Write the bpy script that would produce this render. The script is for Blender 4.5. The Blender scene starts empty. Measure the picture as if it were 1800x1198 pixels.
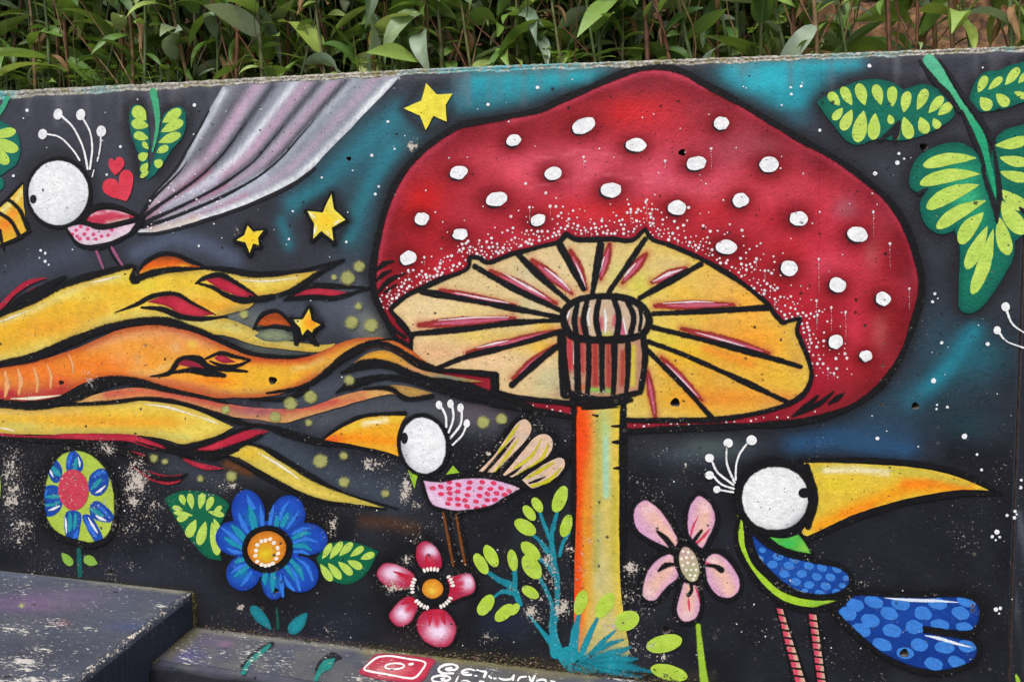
import bpy, math, random
import numpy as np
from mathutils import Vector, Matrix, Euler
from mathutils.geometry import delaunay_2d_cdt

# ------------------------------------------------------------------ camera, sky, sun, exposure
scene = bpy.context.scene
COL = scene.collection
R = math.radians
FPX, PPX, PPY = 1290.0, 900.0, 461.0            # focal length and principal point (1800 px wide frame)
YAW, PITCH, CAM_H = math.atan(260 / 1290), math.atan(63 / 1290), 1.40
ROT = Euler((math.pi / 2 - PITCH, 0, YAW), 'XYZ').to_matrix()

def ray(u, v):
    return ROT @ Vector(((u - PPX) / FPX, -(v - PPY) / FPX, -1.0))

_d = ray(900, 1168)                              # foot of the wall on the ledge
CAM_D = CAM_H * _d.y / -_d.z
CAM = Vector((0, -CAM_D, CAM_H))
cam_data = bpy.data.cameras.new('camera')
cam_data.sensor_fit = 'HORIZONTAL'
cam_data.sensor_width = 36
cam_data.lens = FPX / 1800 * 36
cam_data.shift_y = -(599 - PPY) / 1800
cam_data.clip_end = 500
cam = bpy.data.objects.new('camera', cam_data)
cam.location = CAM
cam.rotation_euler = (math.pi / 2 - PITCH, 0, YAW)
COL.objects.link(cam)
scene.camera = cam

SUN_EL, SUN_AZ = R(58), R(200)                   # overcast: soft light from behind the viewer, high up
world = bpy.data.worlds.new('World')
scene.world = world
world.use_nodes = True
wn = world.node_tree.nodes
wl = world.node_tree.links
sky = wn.new('ShaderNodeTexSky')
sky.sky_type = 'NISHITA'
sky.sun_disc = False
sky.sun_elevation = SUN_EL
sky.sun_rotation = SUN_AZ
sky.dust_density = 4.0
hsv = wn.new('ShaderNodeHueSaturation')
hsv.inputs['Saturation'].default_value = 0.22    # cloud cover: nearly grey sky
wl.new(sky.outputs[0], hsv.inputs['Color'])
wl.new(hsv.outputs[0], wn['Background'].inputs['Color'])
wn['Background'].inputs['Strength'].default_value = 0.13
sun_data = bpy.data.lights.new('sun', 'SUN')
sun_data.energy = 1.5
sun_data.angle = R(24)
sun_data.color = (1.0, 0.975, 0.94)
sun = bpy.data.objects.new('sun', sun_data)
sd = Vector((math.sin(SUN_AZ) * math.cos(SUN_EL), math.cos(SUN_AZ) * math.cos(SUN_EL), math.sin(SUN_EL)))
sun.rotation_euler = sd.to_track_quat('Z', 'Y').to_euler()
sun.location = (0, -6, 8)
COL.objects.link(sun)
scene.cycles.max_bounces = 6
scene.cycles.diffuse_bounces = 3
scene.cycles.glossy_bounces = 2
scene.cycles.transmission_bounces = 3
scene.view_settings.view_transform = 'Standard'
scene.view_settings.look = 'None'
scene.view_settings.gamma = 1
scene.view_settings.exposure = 0.5

# ------------------------------------------------------------------ small helpers
rng = random.Random(7)
nrg = np.random.default_rng(11)

def lin(c):
    c = np.asarray(c, float) / 255.0
    return np.where(c <= 0.04045, c / 12.92, ((c + 0.055) / 1.055) ** 2.4)

def lin4(r, g, b):
    return tuple(lin((r, g, b))) + (1.0,)

def on_wall(x, y, layer=0.0):
    """a place in the mural (in mural units) as a point on the wall's plane y = 0"""
    d = ray(x, y)
    t = CAM_D / d.y
    p = CAM + d * t
    return Vector((p.x, -layer * 0.0004, p.z))

def on_level(z):
    def f(x, y, layer=0.0):
        d = ray(x, y)
        t = (z - CAM_H) / d.z
        p = CAM + d * t
        return Vector((p.x, p.y, z + layer * 0.0004))
    return f

def spline(pts, closed=True, step=5.0):
    """Catmull-Rom through pts; a third value of True marks a corner. extra columns are carried along"""
    P = [np.array(p[:2], float) for p in pts]
    cor = [len(p) > 2 and p[2] is True for p in pts]
    n = len(P)
    out = []
    segs = n if closed else n - 1
    for i in range(segs):
        p1, p2 = P[i], P[(i + 1) % n]
        i0, i3 = i - 1, i + 2
        if cor[i] or (not closed and i0 < 0):
            p0 = p1 - (p2 - p1) * 0.5
        else:
            p0 = P[i0 % n]
        if cor[(i + 1) % n] or (not closed and i3 >= n):
            p3 = p2 + (p2 - p1) * 0.5
        else:
            p3 = P[i3 % n]
        L = np.linalg.norm(p2 - p1)
        k = max(2, int(L / step))
        for j in range(k):
            t = j / k
            out.append(0.5 * ((2 * p1) + (p2 - p0) * t + (2 * p0 - 5 * p1 + 4 * p2 - p3) * t * t
                              + (3 * p1 - p0 - 3 * p2 + p3) * t ** 3))
    if not closed:
        out.append(P[-1])
    return np.array(out)

def EL(cx, cy, rx, ry, rot=0, n=22):
    a = np.linspace(0, 2 * math.pi, n, endpoint=False)
    c, s = math.cos(R(rot)), math.sin(R(rot))
    x, y = rx * np.cos(a), ry * np.sin(a)
    return np.stack([cx + x * c - y * s, cy + x * s + y * c], 1)

def DR(x0, y0, x1, y1, w, bend=0.0):
    """drop shape: pointed at (x0, y0), round at (x1, y1), greatest width w"""
    d = np.array([x1 - x0, y1 - y0], float)
    L = np.linalg.norm(d)
    d /= L
    nn = np.array([-d[1], d[0]])
    prof = [(0, 0), (.07, .24), (.2, .55), (.4, .88), (.6, 1), (.8, .9), (.94, .55), (1, 0)]
    up = [np.array([x0, y0]) + d * L * t + nn * (w / 2 * h + bend * math.sin(t * math.pi)) for t, h in prof]
    dn = [np.array([x0, y0]) + d * L * t - nn * (w / 2 * h - bend * math.sin(t * math.pi)) for t, h in prof[1:-1]]
    q = up + dn[::-1]
    pts = [(q[0][0], q[0][1], True)] + [(p[0], p[1]) for p in q[1:]]
    return spline(pts, True, 4)

def seg_dist(X, Y, pts, closed=False):
    pts = np.asarray(pts, float)
    if len(pts) == 1:
        return np.hypot(X - pts[0, 0], Y - pts[0, 1])
    a = pts if closed else pts[:-1]
    b = np.roll(pts, -1, 0) if closed else pts[1:]
    D = np.full(X.shape, 1e9)
    for (ax, ay), (bx, by) in zip(a, b):
        dx, dy = bx - ax, by - ay
        l2 = dx * dx + dy * dy + 1e-9
        t = np.clip(((X - ax) * dx + (Y - ay) * dy) / l2, 0, 1)
        D = np.minimum(D, (X - ax - t * dx) ** 2 + (Y - ay - t * dy) ** 2)
    return np.sqrt(D)

def inside(X, Y, poly):
    poly = np.asarray(poly)
    res = np.zeros(X.shape, bool)
    x1, y1 = poly[:, 0], poly[:, 1]
    x2, y2 = np.roll(x1, -1), np.roll(y1, -1)
    for a, b, c, d in zip(x1, y1, x2, y2):
        if b == d:
            continue
        m = ((b > Y) != (d > Y))
        res ^= m & (X < (c - a) * (Y - b) / (d - b) + a)
    return res

def vnoise(X, Y, scale, seed=0):
    """smooth value noise 0..1"""
    x, y = X / scale + seed * 17.3, Y / scale + seed * 9.1
    xi, yi = np.floor(x).astype(int), np.floor(y).astype(int)
    fx, fy = x - xi, y - yi
    fx, fy = fx * fx * (3 - 2 * fx), fy * fy * (3 - 2 * fy)
    def h(i, j):
        v = np.sin(i * 127.1 + j * 311.7 + seed * 74.7) * 43758.5453
        return v - np.floor(v)
    return (h(xi, yi) * (1 - fx) * (1 - fy) + h(xi + 1, yi) * fx * (1 - fy)
            + h(xi, yi + 1) * (1 - fx) * fy + h(xi + 1, yi + 1) * fx * fy)

def colour(X, Y, base, ops, outline=None):
    C = np.empty((len(X), 3))
    C[:] = base
    for o in ops:
        k = o[0]
        if k == 'L':                       # sprayed line: pts, width, colour, strength
            m = o[4] * np.exp(-(seg_dist(X, Y, o[1]) / o[2]) ** 2)
        elif k == 'H':                     # firmer sprayed line
            m = o[4] * np.clip(1.5 - seg_dist(X, Y, o[1]) / o[2], 0, 1)
        elif k == 'B':                     # sprayed blob: x, y, rx, ry, colour, strength
            m = o[6] * np.exp(-(((X - o[1]) / o[3]) ** 2 + ((Y - o[2]) / o[4]) ** 2))
            o = (0, 0, 0, o[5])
        elif k == 'G':                     # fade: x0, y0, x1, y1, colour, strength
            dx, dy = o[3] - o[1], o[4] - o[2]
            t = np.clip(((X - o[1]) * dx + (Y - o[2]) * dy) / (dx * dx + dy * dy), 0, 1)
            m = o[6] * t * t * (3 - 2 * t)
            o = (0, 0, 0, o[5])
        elif k == 'E':                     # along the outline: width, colour, strength
            m = o[3] * np.exp(-(seg_dist(X, Y, outline, True) / o[1]) ** 2)
            o = (0, 0, 0, o[2])
        elif k == 'N':                     # cloudy variation: scale, colour, strength, seed
            m = o[3] * np.clip(vnoise(X, Y, o[1], o[4]) * 1.6 - 0.3, 0, 1)
            o = (0, 0, 0, o[2])
        C += (np.asarray(o[3], float) - C) * m[:, None]
    return np.clip(C, 0, 255)

# where the paint has come off: x, y, rx, ry, amount
WEAR = [(25, 850, 30, 80, .95), (30, 930, 45, 60, .75), (15, 800, 30, 20, .6), (180, 785, 28, 18, 1.0), (240, 850, 32, 55, 1.0),
        (235, 930, 30, 40, .75), (300, 930, 20, 30, .6), (395, 855, 28, 14, .9), (75, 1000, 40, 30, .6),
        (100, 780, 60, 12, .5), (660, 815, 40, 18, .95), (712, 855, 16, 40, 1.05), (725, 890, 25, 15, .8), (585, 925, 18, 22, .95),
        (745, 925, 30, 20, .7), (690, 1030, 40, 18, .85), (715, 985, 20, 15, .7), (960, 985, 20, 50, .9), (985, 1065, 30, 25, 1.05),
        (935, 1075, 25, 25, .9), (1000, 960, 15, 40, .8), (1110, 1000, 18, 20, .95), (1110, 1050, 22, 16, .95), (1140, 1075, 22, 20, .7),
        (1120, 1140, 45, 18, .95), (1160, 1155, 35, 12, .8), (1200, 1090, 30, 14, .6), (1075, 1100, 20, 12, .8), (860, 1120, 25, 20, .8),
        (415, 985, 30, 25, .6), (420, 1065, 10, 14, .9), (100, 870, 110, 20, .25), (160, 930, 50, 20, .5), (880, 795, 30, 60, .6),
        (800, 800, 40, 30, .6), (850, 830, 30, 30, .6), (940, 750, 40, 30, .6), (620, 890, 70, 30, .5), (560, 760, 60, 40, .45),
        (1330, 1120, 70, 50, .5), (1480, 1150, 60, 40, .55), (1440, 950, 80, 50, .35), (1700, 860, 60, 50, .5), (1700, 940, 50, 50, .6),
        (1650, 700, 120, 60, .4), (1560, 1120, 150, 40, .4), (1200, 880, 120, 60, .35), (290, 700, 300, 30, .25), (160, 660, 15, 30, .9),
        (725, 255, 14, 14, 1.0), (1195, 270, 12, 9, .8), (416, 405, 9, 10, .9), (160, 984, 16, 16, .7), (230, 992, 10, 10, .9), (800, 990, 60, 60, .45),
        (475, 1000, 80, 40, .4), (130, 885, 22, 18, .75), (110, 815, 12, 14, .7), (180, 885, 18, 10, .8), (865, 470, 60, 20, .4), (1060, 690, 60, 16, .55),
        (120, 560, 130, 40, .4), (1740, 480, 50, 40, .3), (930, 900, 60, 30, .45), (620, 560, 60, 40, .4), (120, 450, 80, 30, .35), (350, 870, 40, 20, .6)]

WIDE = [(120, 860, 220, 110, .56), (250, 900, 90, 90, .66), (680, 830, 120, 60, .6), (960, 1020, 80, 90, .62), (1120, 1060, 60, 90, .66), (560, 900, 120, 50, .5), (760, 930, 110, 50, .58), (850, 800, 100, 60, .55), (1680, 880, 80, 120, .5), (150, 690, 220, 60, .45), (1450, 1120, 200, 60, .45), (80, 560, 120, 50, .42)]

def wear(X, Y):
    w = 0.07 + 0.12 * np.clip((Y - 480) / 450, 0, 1)
    w = w + (.10 + .14 * np.clip((Y - 350) / 500, 0, 1)) * (np.clip((vnoise(X, Y, 80, 3) - .45) * 3, 0, 1) + np.clip((vnoise(X, Y, 26, 5) - .55) * 3, 0, 1))
    for x, y, rx, ry, a in WEAR + WIDE:
        f = .75 + .5 * vnoise(X, Y, 18, 7)
        w = np.maximum(w, a * f * np.exp(-(((X - x) / (rx * 1.25)) ** 2 + ((Y - y) / (ry * 1.25)) ** 2)))
    # the casting joint at x = 50
    w = np.maximum(w, .62 * np.exp(-(((X - 48 - (Y - 400) * .03)) / 5) ** 2) * (Y > 395) * (Y < 1000))
    # along the top edge and the foot of the wall
    w = np.maximum(w, .55 * np.exp(-((Y - (160 - .044 * X)) / 14) ** 2))
    for x, y, rx, ry in ((1362, 874, 75, 72), (104, 339, 62, 66), (745, 781, 48, 58), (1420, 865, 30, 30), (1570, 850, 150, 50)):
        w = w * (1 - .75 * np.exp(-(((X - x) / rx) ** 2 + ((Y - y) / ry) ** 2) ** 2))
    return np.clip(w, 0, 1.1)

# bored holes: x, y, radius (mural units)
HOLES = [(1187, 707, 8.5), (184, 662, 7), (480, 668, 7.5), (1609, 713, 7), (1624, 258, 7.5), (1199, 268, 6.5), (1171, 1107, 8),
         (1589, 1146, 8), (815, 688, 8.5), (485, 1037, 5.5), (195, 1005, 5), (109, 672, 4.5), (613, 279, 4.5)]

def new_obj(name, mesh, mat, parent=None):
    o = bpy.data.objects.new(name, mesh)
    if mat is not None and not mesh.materials:
        mesh.materials.append(mat)
    COL.objects.link(o)
    o.parent = parent
    return o

def tag(o, label=None, cat=None, group=None, kind=None):
    for k, v in (('label', label), ('category', cat), ('group', group), ('kind', kind)):
        if v:
            o[k] = v
    return o

def set_attr(me, C, W):
    n = len(me.vertices)
    a = me.attributes.new('Col', 'FLOAT_COLOR', 'POINT')
    buf = np.ones((n, 4), np.float32)
    buf[:, :3] = lin(C)
    a.data.foreach_set('color', buf.ravel())
    b = me.attributes.new('wear', 'FLOAT', 'POINT')
    b.data.foreach_set('value', np.asarray(W, np.float32))

_bump = [0]
def fill(parent, name, layer, pts, base, ops=(), sp=8.0, smooth=True, mat=None, place=on_wall, wearf=wear, wob=0.5, label=None):
    """one painted field: outline -> triangulated sheet with sprayed colour on its points"""
    layer = layer + 0.03 * (_bump[0] % 13)
    O = spline(pts, True, min(5.0, sp)) if smooth else np.asarray([p[:2] for p in pts], float)
    s = _bump[0] = _bump[0] + 1
    if wob:
        O = O + (np.stack([vnoise(O[:, 0], O[:, 1], 9, s), vnoise(O[:, 0], O[:, 1], 9, s + 50)], 1) - .5) * 2 * wob
    keep = np.linalg.norm(O - np.roll(O, 1, 0), axis=1) > 0.05
    O = O[keep]
    x0, y0 = O.min(0)
    x1, y1 = O.max(0)
    gx, gy = np.meshgrid(np.arange(x0 + sp / 2, x1, sp), np.arange(y0 + sp / 2, y1, sp))
    gx = gx + np.where((np.arange(gx.shape[0]) % 2)[:, None] == 1, sp / 2, 0)
    X, Y = gx.ravel(), gy.ravel()
    m = inside(X, Y, O)
    X, Y = X[m], Y[m]
    if len(X):
        m = seg_dist(X, Y, O, True) > sp * 0.45
        X, Y = X[m], Y[m]
    loops = [O]
    for hx, hy, hr in (HOLES if place is on_wall else ()):
        if x0 - hr < hx < x1 + hr and y0 - hr < hy < y1 + hr and inside(np.array([hx]), np.array([hy]), O)[0]:
            if seg_dist(np.array([hx]), np.array([hy]), O, True)[0] < hr + 1:
                continue
            a = np.linspace(0, 2 * math.pi, 14, endpoint=False)
            rr = hr * (1 + .12 * np.sin(a * 3 + hx))
            loops.append(np.stack([hx + rr * np.cos(a), hy + rr * .93 * np.sin(a)], 1))
            m = np.hypot(X - hx, Y - hy) > hr + 1.5
            X, Y = X[m], Y[m]
    V = np.concatenate(loops + [np.stack([X, Y], 1)])
    E, k = [], 0
    for lp in loops:
        n = len(lp)
        E += [(k + i, k + (i + 1) % n) for i in range(n)]
        k += n
    r = delaunay_2d_cdt([Vector(v) for v in V], E, [], 0, 1e-5)
    V2 = np.array([(v.x, v.y) for v in r[0]])
    T = np.array([f for f in r[2] if len(f) == 3])
    c = V2[T].mean(1)
    m = inside(c[:, 0], c[:, 1], O)
    for lp in loops[1:]:
        m &= ~inside(c[:, 0], c[:, 1], lp)
    T = T[m]
    a, b, d = V2[T[:, 0]], V2[T[:, 1]], V2[T[:, 2]]
    cr = (b[:, 0] - a[:, 0]) * (d[:, 1] - a[:, 1]) - (b[:, 1] - a[:, 1]) * (d[:, 0] - a[:, 0])
    T[cr > 0] = T[cr > 0][:, ::-1]                  # image y runs down: face the viewer
    used = np.unique(T)
    mp = -np.ones(len(V2), int)
    mp[used] = np.arange(len(used))
    V2, T = V2[used], mp[T]
    me = bpy.data.meshes.new(name)
    me.from_pydata([place(x, y, layer) for x, y in V2], [], T.tolist())
    me.polygons.foreach_set('use_smooth', np.ones(len(T), bool))
    set_attr(me, colour(V2[:, 0], V2[:, 1], base, ops, O), wearf(V2[:, 0], V2[:, 1]))
    o = new_obj(name, me, mat or PAINT, parent)
    if label:
        o['label'] = label
    return o

def ribbon(pts, closed=False, step=4.0, soft=1.0):
    """pts: (x, y, width) -> strip points and faces"""
    P = np.array(pts, float)
    A = spline([tuple(p[:2]) for p in pts], closed, step)
    n = len(P)
    segs = n if closed else n - 1
    w = []
    for i in range(segs):
        L = np.linalg.norm(P[(i + 1) % n, :2] - P[i, :2])
        k = max(2, int(L / step))
        w += [P[i, 2] + (P[(i + 1) % n, 2] - P[i, 2]) * j / k for j in range(k)]
    if not closed:
        w.append(P[-1, 2])
    w = np.array(w)
    t = np.roll(A, -1, 0) - np.roll(A, 1, 0)
    if not closed:
        t[0], t[-1] = A[1] - A[0], A[-1] - A[-2]
    t /= np.linalg.norm(t, axis=1)[:, None] + 1e-9
    nn = np.stack([-t[:, 1], t[:, 0]], 1)
    jit = 1 + .16 * (vnoise(A[:, 0], A[:, 1], 8, 5) - .5) + .5 * (vnoise(A[:, 0], A[:, 1], 46, 8) - .5)
    h = w / 2 * jit
    so, si = np.minimum(1.7 * soft, w * .22 * max(1, soft * .6)), np.minimum(1.9 * soft, w * min(.44, .24 * soft))
    V, C = [], []
    for i in range(len(A)):
        for s, cv in ((h[i] + so[i], 0), (h[i] - si[i], 1), (-h[i] + si[i], 1), (-h[i] - so[i], 0)):
            V.append(A[i] + nn[i] * s)
            C.append(cv)
    F = [(4 * i + k, 4 * i + k + 1, 4 * i + k + 5, 4 * i + k + 4) for i in range(len(A) - 1) for k in range(3)]
    if closed:
        m = 4 * (len(A) - 1)
        F += [(m + k, m + k + 1, k + 1, k) for k in range(3)]
    else:                                           # round ends
        for e, s in ((0, -1), (len(A) - 1, 1)):
            if w[e] < 1.5:
                continue
            base = math.atan2(nn[e, 1], nn[e, 0])
            k0 = len(V)
            for rr, cv in ((h[e] + so[e], 0), (h[e] - si[e], 1)):
                for q in np.linspace(0, math.pi, 7)[1:-1]:
                    V.append(A[e] + rr * np.array([math.cos(base - s * q), math.sin(base - s * q)]))
                    C.append(cv)
            o_ = [4 * e] + [k0 + i for i in range(5)] + [4 * e + 3]
            i_ = [4 * e + 1] + [k0 + 5 + i for i in range(5)] + [4 * e + 2]
            F += [(o_[i], o_[i + 1], i_[i + 1], i_[i]) for i in range(6)]
            F.append(tuple(i_))
    return V, F, C

def stroke(parent, name, layer, strokes, rgb, closed=False, mat=None, place=on_wall, wearf=wear, label=None, kind=None, ops=(), soft=1.0):
    V, F, Z, CV = [], [], [], []
    for si, s in enumerate(strokes):
        cl = closed
        if isinstance(s, dict):
            cl, s = s['closed'], s['pts']
        v, f, cv = ribbon(s, cl, soft=soft)
        k = len(V)
        V += list(v)
        CV += cv
        F += [tuple(k + i for i in q) for q in f]
        Z += [layer + 0.08 * (si % 12) + 0.06 * i / len(v) for i in range(len(v))]
    V = np.array(V)
    me = bpy.data.meshes.new(name)
    P3 = [place(x, y, z) for (x, y), z in zip(V, Z)]
    FF = []
    for f in F:
        p = V[list(f)]
        ar = np.sum(p[:, 0] * np.roll(p[:, 1], -1) - np.roll(p[:, 0], -1) * p[:, 1])
        FF.append(f[::-1] if ar > 0 else f)
    me.from_pydata(P3, [], FF)
    set_attr(me, colour(V[:, 0], V[:, 1], rgb, ops), wearf(V[:, 0], V[:, 1]))
    b = me.attributes.new('cover', 'FLOAT', 'POINT')
    b.data.foreach_set('value', np.asarray(CV, np.float32))
    o = new_obj(name, me, mat or SPRAY, parent)
    tag(o, label, None, None, kind)
    return o

def each(parent, name, layer, strokes, rgb, **kw):
    """one object for each stroke"""
    for i, s in enumerate(strokes):
        stroke(parent, name, layer + .07 * (i % 7), [s], rgb, **kw)

def ring(pts, w, smooth=True):
    """a closed line of width w along an outline"""
    O = spline(pts, True, 6) if smooth else np.asarray([p[:2] for p in pts], float)
    return {'closed': True, 'pts': [(x, y, w) for x, y in O]}

def line(w, *pts):
    """w: one width or (start, middle, end)"""
    n = len(pts)
    if isinstance(w, (int, float)):
        return [(x, y, w) for x, y in pts]
    ws = np.interp(np.linspace(0, 1, n), np.linspace(0, 1, len(w)), w)
    return [(p[0], p[1], q) for p, q in zip(pts, ws)]

def dots(parent, name, layer, L, rgb, kind=None, place=on_wall):
    """small round paint dots in one mesh"""
    V, F, C = [], [], []
    for i, (x, y, r) in enumerate(L):
        n = 7 if r < 4 else 12
        a0 = rng.random() * 6
        k = len(V)
        V += [(x + r * (1 + .12 * rng.uniform(-1, 1)) * math.cos(a0 + q * 2 * math.pi / n),
               y + r * (1 + .12 * rng.uniform(-1, 1)) * math.sin(a0 + q * 2 * math.pi / n)) for q in range(n)]
        F.append(tuple(k + q for q in range(n))[::-1])
        C += [layer + .05 * (i % 17)] * n
    me = bpy.data.meshes.new(name)
    me.from_pydata([place(x, y, z) for (x, y), z in zip(V, C)], [], F)
    A = np.array(V)
    set_attr(me, colour(A[:, 0], A[:, 1], rgb, ()), wear(A[:, 0], A[:, 1]) * .6)
    return tag(new_obj(name, me, PAINT, parent), kind=kind)

# ------------------------------------------------------------------ materials
def nt(name):
    m = bpy.data.materials.new(name)
    m.use_nodes = True
    t = m.node_tree
    return m, t.nodes, t.links, t.nodes['Principled BSDF']

def N(nodes, typ, **kw):
    n = nodes.new(typ)
    for k, v in kw.items():
        if k in n.inputs:
            n.inputs[k].default_value = v
        else:
            setattr(n, k, v)
    return n

def math_n(nodes, links, op, a, b=None, c=None, clamp=False):
    n = nodes.new('ShaderNodeMath')
    n.operation = op
    n.use_clamp = clamp
    for i, v in enumerate((a, b, c)):
        if v is None:
            continue
        if isinstance(v, (int, float)):
            n.inputs[i].default_value = v
        else:
            links.new(v, n.inputs[i])
    return n.outputs[0]

def step_n(nodes, links, v, lo, hi):
    n = nodes.new('ShaderNodeMapRange')
    n.interpolation_type = 'SMOOTHSTEP'
    for k, x in (('Value', v), ('From Min', lo), ('From Max', hi)):
        if isinstance(x, (int, float)):
            n.inputs[k].default_value = x
        else:
            links.new(x, n.inputs[k])
    return n.outputs['Result']

def mix_n(nodes, links, f, a, b, mode='MIX'):
    n = nodes.new('ShaderNodeMix')
    n.data_type = 'RGBA'
    n.blend_type = mode
    for i, v in ((0, f), (6, a), (7, b)):
        if isinstance(v, (int, float, tuple)):
            n.inputs[i].default_value = v
        else:
            links.new(v, n.inputs[i])
    return n.outputs[2]

def paint_material(name, rough=0.55, bump=1.0, stretch=None, chip_rgb=(214, 203, 192), under=(160, 150, 140), soft=False, k=1.0, seams=()):
    m, nd, lk, bs = nt(name)
    tc = N(nd, 'ShaderNodeTexCoord')
    vec = tc.outputs['Object']
    if stretch:
        mp = N(nd, 'ShaderNodeMapping')
        mp.inputs['Rotation'].default_value = stretch[0]
        mp.inputs['Scale'].default_value = stretch[1]
        lk.new(vec, mp.inputs['Vector'])
        vec = mp.outputs[0]
    col = N(nd, 'ShaderNodeAttribute', attribute_name='Col').outputs['Color']
    wr = N(nd, 'ShaderNodeAttribute', attribute_name='wear').outputs['Fac']
    def noise(scale, detail=4.0, rough_=.6):
        n = N(nd, 'ShaderNodeTexNoise', Scale=scale * k, Detail=detail, Roughness=rough_)
        lk.new(vec, n.inputs['Vector'])
        return n.outputs['Fac']
    def voro(scale):
        v = N(nd, 'ShaderNodeTexVoronoi', Scale=scale * k, Randomness=1.0)
        lk.new(vec, v.inputs['Vector'])
        s = N(nd, 'ShaderNodeSeparateColor')
        lk.new(v.outputs['Color'], s.inputs[0])
        return v.outputs['Distance'], s.outputs[0], s.outputs[1]
    big = noise(40, 3, .58)
    med = noise(105, 3, .55)
    fine = noise(260, 2, .7)
    # uneven coat, grain of the cast concrete under it
    grain = mix_n(nd, lk, step_n(nd, lk, fine, .28, .72), (.66, .66, .66, 1), (1.26, 1.26, 1.26, 1))
    c1 = mix_n(nd, lk, .36, col, mix_n(nd, lk, 1.0, col, grain, 'MULTIPLY'))
    blot = mix_n(nd, lk, step_n(nd, lk, big, .3, .7), (.78, .78, .79, 1), (1.16, 1.16, 1.15, 1))
    c1 = mix_n(nd, lk, .42, c1, mix_n(nd, lk, 1.0, c1, blot, 'MULTIPLY'))
    # air holes of two sizes, shade painted in, lit lip painted pale where chipped
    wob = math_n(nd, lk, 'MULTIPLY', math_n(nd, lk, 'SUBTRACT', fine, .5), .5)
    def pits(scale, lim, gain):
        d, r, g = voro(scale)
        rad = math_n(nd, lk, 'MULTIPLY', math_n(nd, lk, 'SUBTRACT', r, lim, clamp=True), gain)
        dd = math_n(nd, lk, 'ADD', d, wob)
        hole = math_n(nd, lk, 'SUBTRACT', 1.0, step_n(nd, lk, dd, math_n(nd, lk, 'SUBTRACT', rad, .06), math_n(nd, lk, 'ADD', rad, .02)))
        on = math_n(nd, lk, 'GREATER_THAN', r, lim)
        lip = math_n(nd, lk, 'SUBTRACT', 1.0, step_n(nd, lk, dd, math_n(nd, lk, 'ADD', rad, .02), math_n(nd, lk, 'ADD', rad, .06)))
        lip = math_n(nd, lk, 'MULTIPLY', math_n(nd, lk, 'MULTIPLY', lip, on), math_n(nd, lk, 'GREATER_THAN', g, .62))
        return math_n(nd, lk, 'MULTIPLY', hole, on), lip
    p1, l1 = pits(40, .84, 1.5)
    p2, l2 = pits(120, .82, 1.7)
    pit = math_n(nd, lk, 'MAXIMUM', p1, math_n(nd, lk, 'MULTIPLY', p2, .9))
    # flaked patches and specks
    thr = math_n(nd, lk, 'MULTIPLY_ADD', wr, -.31, .797)
    mixn = math_n(nd, lk, 'ADD', math_n(nd, lk, 'MULTIPLY', noise(27, 4, .6), .58), math_n(nd, lk, 'MULTIPLY', med, .42))
    chip = step_n(nd, lk, mixn, thr, math_n(nd, lk, 'ADD', thr, .012))
    thr2 = math_n(nd, lk, 'MULTIPLY_ADD', wr, -.24, .765)
    sm = noise(125, 3, .75)
    speck = step_n(nd, lk, sm, thr2, math_n(nd, lk, 'ADD', thr2, .02))
    bare = math_n(nd, lk, 'MAXIMUM', chip, speck)
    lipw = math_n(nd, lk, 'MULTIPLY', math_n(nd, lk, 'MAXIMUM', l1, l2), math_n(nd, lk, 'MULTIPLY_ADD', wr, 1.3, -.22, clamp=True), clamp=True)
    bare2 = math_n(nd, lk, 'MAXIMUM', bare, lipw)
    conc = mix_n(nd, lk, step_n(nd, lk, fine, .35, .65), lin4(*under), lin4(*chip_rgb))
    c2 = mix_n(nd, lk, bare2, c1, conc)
    pit_shade = mix_n(nd, lk, math_n(nd, lk, 'MULTIPLY', pit, .88), c2, lin4(30, 28, 28))  # shade of the air holes put in as a dark colour
    lk.new(pit_shade, bs.inputs['Base Color'])
    rr = math_n(nd, lk, 'ADD', math_n(nd, lk, 'MULTIPLY', med, .25), rough - .12)
    lk.new(math_n(nd, lk, 'ADD', rr, math_n(nd, lk, 'MULTIPLY', bare, .3), clamp=True), bs.inputs['Roughness'])
    bs.inputs['Specular IOR Level'].default_value = .14
    h = math_n(nd, lk, 'ADD', math_n(nd, lk, 'MULTIPLY', med, .8), math_n(nd, lk, 'MULTIPLY', fine, .4))
    h = math_n(nd, lk, 'ADD', h, math_n(nd, lk, 'MULTIPLY', big, .7))
    h = math_n(nd, lk, 'SUBTRACT', h, math_n(nd, lk, 'MULTIPLY', bare, .45))
    h = math_n(nd, lk, 'SUBTRACT', h, math_n(nd, lk, 'MULTIPLY', pit, 1.2))
    if seams:                                           # formwork joints showing through the coat
        sp_ = N(nd, 'ShaderNodeSeparateXYZ')
        lk.new(tc.outputs['Object'], sp_.inputs[0])
        sm_ = None
        for sx in seams:
            e_ = math_n(nd, lk, 'ABSOLUTE', math_n(nd, lk, 'SUBTRACT', math_n(nd, lk, 'ADD', sp_.outputs[0], math_n(nd, lk, 'MULTIPLY', big, .006)), sx + .003))
            e_ = math_n(nd, lk, 'SUBTRACT', 1.0, step_n(nd, lk, e_, .0008, .0035))
            sm_ = e_ if sm_ is None else math_n(nd, lk, 'MAXIMUM', sm_, e_)
        h = math_n(nd, lk, 'SUBTRACT', h, math_n(nd, lk, 'MULTIPLY', sm_, .5))
    b = N(nd, 'ShaderNodeBump', Strength=.5 * bump, Distance=.004)
    lk.new(h, b.inputs['Height'])
    lk.new(b.outputs[0], bs.inputs['Normal'])
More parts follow.
